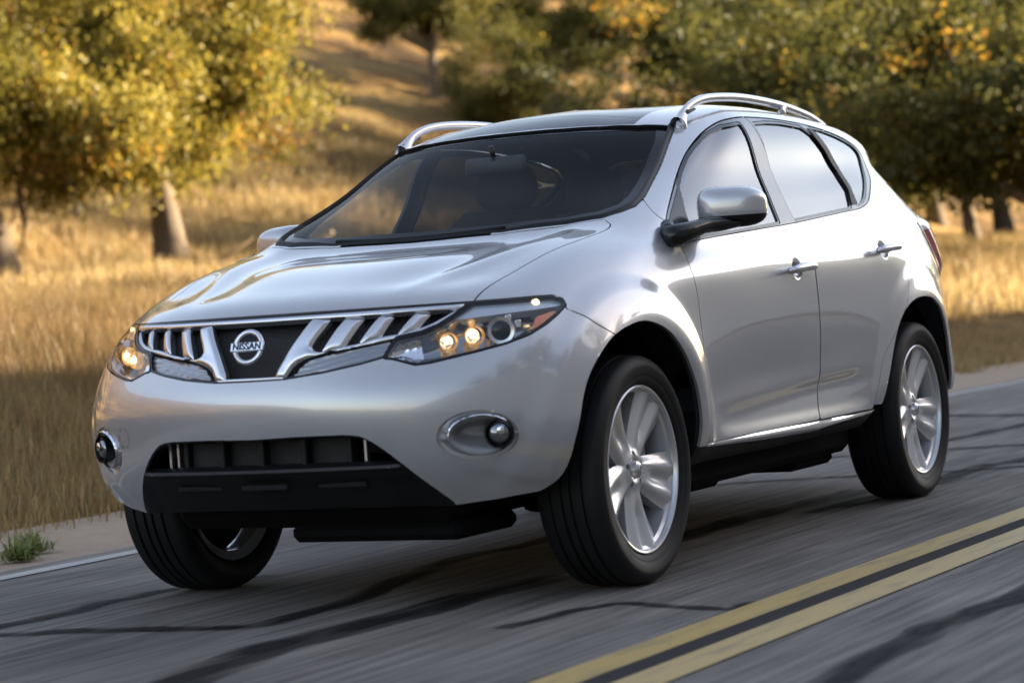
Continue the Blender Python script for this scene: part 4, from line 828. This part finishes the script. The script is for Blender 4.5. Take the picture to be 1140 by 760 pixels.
# tow cover outline
mb = MB(); t_ = np.linspace(0, 2*np.pi, 41); 
tow = patch(False, (.2, .7, -1, -.5, .5, .66), [lambda V: np.abs(sdp(V[:, [0, 2]], ell(.553, .585, .027, .033)))-.0022]); finish('tow_cover_seam', tow, M['trim'], bumper, off=.0006, flange=0, mirror=True)
# ------------------------------------------------------------------ headlights
hb = (.35, 1, -1, -.2, .74, .97)
SPL = XYs([(.585, -.66, .895), (.597, -.649, .900), (.71, -.539, .911), (.787, -.446, .918), (.85, -.36, .925)]); UP = SPL + [(.60, 1.0), (-.2, 1.0)]
for side in (False, True):
    hl = finish('headlight', patch(False, hb, [inp(SZ, LAMP, -.002)]), M['housing'], car, offn=lambda V: -.010-.060*sst(0, .035, -sdp(SZ(V), LAMP)), flange=0, mirror=side)
    finish('lens', patch(False, hb, [inp(SZ, LAMP, .002)]), M['lens'], hl, off=-.002, flange=0, mirror=side)
    finish('lamp_gasket', patch(False, hb, [inp(SZ, LAMP, .0), outp(SZ, LAMP, -.0045)]), M['gloss_black'], hl, off=-.0005, flange=.02, mirror=side)
    finish('upper_reflector', patch(False, hb, [inp(SZ, LAMP, .006), inp(SZ, UP)]), M['strip'], hl, off=-.014, flange=.03, mirror=side)
    finish('amber_reflector', patch(False, hb, [inp(SZ, LAMP, .010), inp(SZ, XYs([(.778, -.50, .850), (.797, -.478, .893), (.828, -.41, .908), (.84, -.375, .885)]))]), M['amber'], hl, off=-.012, flange=.01, mirror=side)
    finish('inner_reflector', patch(False, hb, [inp(SZ, LAMP, .008), lambda V: SZ(V)[:, 0]+.148]), M['reflector'], hl, offn=lambda V: -.018-.022*sst(0, .03, -sdp(SZ(V), LAMP))+.003*np.sin(SZ(V)[:, 0]*260), flange=.005, mirror=side)
    def at(x, y, z, dep, ang=.75):
        c = np.array([x, y, z]); n = np.array([math.sin(ang), -math.cos(ang), .0]); return c-n*dep, ang
    def put2(mb_, pos, ang, name, mat, par):
        R_ = np.array([[math.cos(ang), -math.sin(ang), 0], [math.sin(ang), math.cos(ang), 0], [0, 0, 1]]); mb_.V = [(v @ R_.T + pos) for v in mb_.V]
        if side: mb_.V = [v*_mx for v in mb_.V]
        return mb_.build(name, mat, par, sharp=40)
    for (x, y, z, r, mat1, mat2) in ((.591, -.704, .828, .024, 'glow', 'glow_ring'), (.654, -.653, .841, .026, 'glow', 'glow_ring')):
        p, a = at(x, y, z, .035, .35); mb = MB(); mb.ball((0, 0, 0), (r*.86, r*.5, r*.86)); pl = put2(mb, p, a, 'projector', M['proj'], hl)
        mb = MB(); mb.lathe([(-.004, r*1.0), (.004, r*1.18), (.018, r*1.18), (.018, r*.9), (-.004, r*.98)], 32, axis='y'); put2(mb, p+np.array([.006, 0, 0]), a, 'projector_ring', M[mat2], hl)
        mb = MB(); mb.ball((.004, -r*.40, .002), (r*.42, r*.2, r*.42)); put2(mb, p, a, 'bulb', M[mat1], hl)
    p, a = at(.725, -.588, .851, .040, .5); mb = MB(); mb.lathe([(-.012, .030), (-.014, .041), (.02, .045), (.03, .0)], 36, axis='y'); put2(mb, p, a, 'main_lamp_bezel', M['chrome'], hl)
    mb = MB(); mb.ball((0, -.006, 0), (.033, .016, .033)); put2(mb, p, a, 'main_lamp', M['gloss_black'], hl)
    p, a = at(.640, -.625, .880, .034, .4); mb = MB(); mb.ball((0, 0, 0), (.012, .010, .012)); put2(mb, p, a, 'small_bulb', M['glow_ring'], hl)
    p, a = at(.770, -.430, .929, .010, .7); mb = MB(); mb.ball((0, 0, 0), (.012, .008, .012)); put2(mb, p, a, 'side_bulb', M['glow'], hl)
    for (x, y, z) in ((.765, -.53, .868), (.745, -.555, .886)):
        p, a = at(x, y, z, .03, .8); mb = MB(); mb.box((0, 0, 0), (.020, .006, .024), bev=.002); put2(mb, p, a, 'reflector_facet', M['reflector'], hl)
# ------------------------------------------------------------------ mirrors
def mirror(side):
    par = empty('door_mirror', (0, 0, 0), 0, None); par.parent = car
    mxs = -1 if side else 1
    def fn(V):
        W = V.copy(); x, y, z = V[:, 0], V[:, 1], V[:, 2]
        sq = lambda a, p: np.sign(a)*np.abs(a)**p
        W[:, 0] = sq(x, .62); W[:, 2] = sq(z, .66)*(1-.16*np.clip(x, -1, 1)*(z > 0)); W[:, 1] = np.where(y > 0, sq(y, .35)*.45, sq(y, .85)*(1.0))
        return W
    mb = MB(); mb.ball((0, 0, 0), (.122, .090, .072), 48, 32, fn)
    V = mb.V[0]; a = .30; Rz = np.array([[math.cos(a), -math.sin(a), 0], [math.sin(a), math.cos(a), 0], [0, 0, 1]]); V = V @ Rz.T + np.array([.958, .745, 1.214]); mb.V[0] = (V+(np.array([-.025, .09, 0]) if side else 0))*np.array([mxs, 1, 1])
    zc = 1.180
    P0 = mb.P; top = []; bot = []
    for p in P0:
        z = np.mean([mb.V[0][k][2] for k in p]); (top if z > zc else bot).append(p)
    for nm, pp, mt in (('mirror_housing', top, 'paint'), ('mirror_base', bot, 'black')):
        m2 = MB(); m2.V = [mb.V[0]]; m2.P = pp; m2.n = len(mb.V[0]); o = m2.build(nm, M[mt], par)
        import bmesh
        bm = bmesh.new(); bm.from_mesh(o.data); bmesh.ops.delete(bm, geom=[v for v in bm.verts if not v.link_faces], context='VERTS'); bm.to_mesh(o.data); bm.free()
    ft = MB(); pts = np.array([(.838, .425, 1.118), (.870, .440, 1.122), (.895, .50, 1.135), (.915, .57, 1.150), (.945, .66, 1.155), (1.0, .70, 1.160)])*np.array([mxs, 1, 1]); ft.tube(pts, [.046, .046, .038, .032, .030, .022], 16, flat=(1.0, .85))
    ft.tube(np.array([(.842, .430, 1.095), (.845, .445, 1.13), (.828, .47, 1.165)])*np.array([mxs, 1, 1]), [.022, .034, .022], 14); ft.build('mirror_arm', M['gloss_black'], par)
mirror(False); mirror(True)
# ------------------------------------------------------------------ roof rails, wiper
RAIL = np.array([(.590, 1.150, 1.560), (.588, 1.196, 1.590), (.588, 1.279, 1.634), (.587, 1.403, 1.667), (.587, 1.58, 1.684), (.587, 1.855, 1.691), (.585, 2.239, 1.678), (.580, 2.542, 1.650), (.575, 2.697, 1.622), (.570, 2.80, 1.592)])
for side in (False, True):
    s_ = np.array([-1 if side else 1, 1, 1]); mb = MB(); c = catmull(RAIL, 8); n = len(c); u = np.linspace(0, 1, n)
    rad = .0145+.024*np.exp(-((u-.07)/.07)**2)+.010*np.exp(-((1-u)/.10)**2)-.006*np.exp(-(u/.03)**2); mb.tube(c*s_-np.array([0, 0, .9])*rad[:, None]-np.array([0, 0, .006]), rad, 14, flat=(.85, 1.15)); rail = mb.build('roof_rail', M['trim'] if False else M['paint'], car)
    mb = MB(); mb.tube(np.array([(.572, 1.125, 1.537), (.585, 1.17, 1.566), (.592, 1.24, 1.595), (.592, 1.33, 1.610)])*s_, [.008, .016, .016, .006], 12, flat=(.9, .8)); mb.build('rail_foot', M['black'], rail)
    mb = MB(); mb.tube(np.array([(.597, 2.20, 1.61), (.586, 2.27, 1.652)])*s_, [.026, .018], 12, flat=(.6, 1.2)); mb.build('rail_post', M['paint'], rail)
for (pts, rr) in (([(.34, .222, 1.190), (.12, .198, 1.180), (-.13, .198, 1.180), (-.34, .236, 1.190)], .0075),):
    wp = MB(); wp.tube(catmull(pts, 8), rr, 8); o = wp.build('wiper', M['black'], car); wp = MB(); q = catmull(pts, 8)+np.array([0, .004, -.010]); wp.tube(q[6:], .004, 6); wp.build('wiper_blade', M['void'], o)
# ------------------------------------------------------------------ wheels
TY = [(-.095, .272), (-.106, .280), (-.117, .305), (-.119, .325), (-.114, .348), (-.104, .361), (-.092, .3675), (-.062, .3705), (-.060, .362), (-.053, .362), (-.051, .371), (-.022, .3715), (-.020, .362), (-.012, .362), (-.010, .3715), (.010, .3715), (.012, .362), (.020, .362), (.022, .3715), (.051, .371), (.053, .362), (.060, .362), (.062, .3705), (.092, .3675), (.104, .361), (.112, .350), (.1175, .338), (.1185, .330), (.1172, .326), (.1165, .305), (.1135, .302), (.113, .296), (.107, .281), (.097, .272)]
def wheel_meshes():
    mb = MB(); mb.lathe(TY, 128, axis='x'); tyre = mb.build('tyre', M['tyre'], None, sharp=50)
    mb = MB(); mb.lathe([(.101, .2715), (.104, .268), (.102, .2625), (.090, .258), (.088, .2605), (.084, .2605), (.076, .250), (-.09, .238), (-.10, .268), (-.104, .2715)], 96, axis='x'); barrel = mb.build('rim_barrel', M['rim'], None, sharp=35)
    mb = MB(); mb.lathe([(.020, .0), (.020, .165), (.000, .165), (.0, .0)], 64, axis='x'); mb.lathe([(.045, .0), (.045, .06), (.02, .075)], 48, axis='x'); disc = mb.build('brake_disc', M['disc'], None, sharp=35)
    mb = MB(); mb.lathe([(-.02, .24), (-.03, .0)], 48, axis='x'); back = mb.build('wheel_back', M['void'], None)
    mb = MB(); mb.box((.010, .140, .02), (.06, .05, .14), bev=.015); cal = mb.build('brake_caliper', M['disc'], None, smooth=False)
    # spokes: polar sheet clipped to a five spoke outline, then flanged inward
    nr, na = 90, 720; r = np.linspace(.008, .2615, nr); a = np.linspace(0, 2*np.pi, na+1)[:-1]
    def fx(rr, th):
        k = 2*np.pi/5; t = (th+k/2) % k - k/2; w = t*rr; base = .062+.030*(rr/.26)**2.2-.010*np.exp(-(rr/.035)**2)*0
        groove = -.016*np.exp(-(w/(.010+.075*rr))**2)*sst(.08, .16, rr); rnd = -.020*sst(.4, 1.0, np.abs(w)/(.050+.215*rr))*sst(.05, .10, rr); hub = .010*np.exp(-((rr-.045)/.018)**2)
        return base+groove+rnd+hub
    Rr, A = np.meshgrid(r, a); X = fx(Rr, A); V = np.stack([X, Rr*np.sin(A), Rr*np.cos(A)], 2).reshape(-1, 3)
    i, j = np.meshgrid(np.arange(na), np.arange(nr-1), indexing='ij'); p = (i*nr+j).ravel(); q = (((i+1) % na)*nr+j).ravel(); Q = np.stack([p, p+1, q+1, q], 1)[:, ::-1]
    N = np.tile([1.0, 0, 0], (len(V), 1))
    def spoke(V):
        rr = np.hypot(V[:, 1], V[:, 2]); th = np.arctan2(V[:, 1], V[:, 2]); k = 2*np.pi/5; t = (th+k/2) % k - k/2; w = np.abs(t)*rr
        half = .034+.262*rr; hubr = .082; sp = w-half; lim = rr-hubr; rimr = .252-rr
        return np.minimum(np.minimum(sp, lim), rimr)
    def lug(V):
        out = np.full(len(V), 1e9)
        for n_ in range(5):
            t = 2*np.pi*(n_+.5)/5; c = np.array([.052*math.sin(t), .052*math.cos(t)]); out = np.minimum(out, np.hypot(V[:, 1]-c[0], V[:, 2]-c[1])-.010)
        return -out
    P = clip(V, N, Q, [], spoke); P = compact(*P); P = compact(*clip(*P, lug))
    sp = finish('spokes', P, M['rim'], None, flange=.040)
    mb = MB(); mb.lathe([(.090, .0), (.088, .018), (.082, .027), (.070, .030)], 40, axis='x'); mb.tube([(.091, 0, -.013), (.092, .0, .013)], .003, 6); mb.tube(np.stack([.090+0*t_, .013*np.cos(t_), .013*np.sin(t_)], 1), .0022, 6, caps=False); cap = mb.build('centre_cap', M['chrome'], None, sharp=40)
    return tyre, barrel, disc, back, cal, sp, cap
WM = wheel_meshes()
def wheel(y, side, rot, steer=0.0):
    w = empty('wheel', (-.797 if side else .797, y, .371), math.pi+steer if side else steer, car)
    for o in WM:
        c = o.copy(); COL.objects.link(c); c.parent = w
        if o.name.startswith(('spokes', 'centre_cap', 'rim_barrel', 'tyre')): c.rotation_euler = (rot, 0, 0)
wheel(0, False, math.radians(180+4), 0); wheel(2.825, False, math.radians(180+4)); wheel(0, True, .5); wheel(2.825, True, 1.1)
for o in WM: bpy.data.objects.remove(o)
# ------------------------------------------------------------------ wheel wells, underbody
for side in (False, True):
    s_ = -1 if side else 1
    for yc, R_, y0 in ((-.035, .452, 0), (2.79, .465, 0)):
        mb = MB(); a = np.linspace(-.10, math.pi-.12, 40); prof = []
        V = []; 
        for x in (.85, .45): V.append(np.stack([np.full(40, x*s_), yc+(R_+.004)*np.cos(a), .392+(R_+.004)*np.sin(a)], 1))
        P = [(i, i+1, 40+i+1, 40+i) for i in range(39)]; V = np.concatenate(V); cidx = len(V); V = np.vstack([V, [[.45*s_, yc, .392]]]); P += [(40+i, 40+i+1, cidx) for i in range(39)]
        mb.add(V, P); mb.build('wheel_liner', M['under'], car)
mb = MB(); mb.box((0, -.20, .315), (1.05, .80, .10), bev=.04); mb.box((0, 1.40, .30), (1.50, 1.9, .12), bev=.03); mb.box((0, 2.9, .36), (1.0, 1.3, .14), bev=.03); mb.box((.22, -.38, .245), (.62, .40, .06), bev=.02); mb.box((-.3, .3, .25), (.4, .7, .08), bev=.02)
mb.box((.60, .80, .245), (.22, .55, .05), bev=.02); mb.box((.55, 2.05, .25), (.30, .45, .10), bev=.02); mb.build('underbody', M['under'], car, smooth=False)
for s_ in (1, -1):
    mb = MB(); mb.tube([(.70*s_, 0, .33), (.35*s_, .05, .31)], [.03, .035], 8); mb.build('suspension_arm', M['under'], car); mb = MB(); mb.tube([(.68*s_, 0, .25), (.40*s_, .15, .26)], [.025, .03], 8); mb.build('suspension_arm', M['under'], car)
mb = MB(); mb.box((0, .30, .62), (1.20, .06, .50)); mb.box((0, .30, .95), (1.36, .05, .26)); mb.build('firewall', M['void'], car, smooth=False)
# ------------------------------------------------------------------ cabin
mb = MB(); mb.box((0, 1.75, .42), (1.60, 2.7, .05)); mb.build('cabin_floor', M['seat'], car, smooth=False)
mb = MB(); P_ = [(.34, 1.02), (.50, 1.10), (.80, 1.10), (.88, 1.04), (.86, .75), (.60, .60), (.34, .60)]
V = np.array([(x, y, z) for x in (-.74, .74) for y, z in P_]); n = len(P_); mb.add(V, [tuple(range(n)), tuple(range(n, 2*n))[::-1]]+[(i, i+n, (i+1) % n+n, (i+1) % n) for i in range(n)]); mb.box((.37, .72, 1.115), (.36, .20, .06), bev=.025); mb.build('dashboard', M['dash'], car, smooth=False)
def seat(x, y, w, hr):
    st = empty('seat', (x, y, 0), 0, car)
    m = MB(); m.box((0, -.02, .66), (w, .52, .17), bev=.06); m.build('seat_cushion', M['seat'], st)
    c_, s_ = math.cos(.32), math.sin(.32); R_ = [[1, 0, 0], [0, c_, s_], [0, -s_, c_]]
    m = MB(); m.box((0, .34, 1.0), (w*.98, .15, .64), rot=R_, bev=.06); m.build('backrest', M['seat'], st)
    for h in hr:
        m = MB(); m.ball((h, .455, 1.395), (.135, .062, .098), 20, 12, lambda V: np.sign(V)*np.abs(V)**.75); m.tube([(h-.05, .44, 1.25), (h-.05, .455, 1.37)], .006, 6); m.tube([(h+.05, .44, 1.25), (h+.05, .455, 1.37)], .006, 6); m.build('headrest', M['seat'], st)
seat(.37, 1.16, .50, (0,)); seat(-.37, 1.16, .50, (0,)); seat(0, 2.05, 1.30, (-.40, .40))
sw = MB(); t2 = np.linspace(0, 2*np.pi, 41); c_, s_ = math.cos(1.15), math.sin(1.15); sw.tube(np.stack([.37+.18*np.cos(t2), .93+.18*np.sin(t2)*math.cos(1.15), 1.03+.18*np.sin(t2)*math.sin(1.15)], 1), .014, 8, caps=False); sw.ball((.37, .91, 1.02), (.07, .03, .06)); sw.tube([(.20, .93, 1.03), (.54, .93, 1.03)], .015, 6); sw.build('steering_wheel', M['dash'], car)
rm = MB(); rm.box((0, .83, 1.44), (.25, .03, .065), bev=.012); rm.tube([(0, .82, 1.46), (0, .80, 1.51)], .01, 6); rm.build('rear_view_mirror', M['dash'], car)
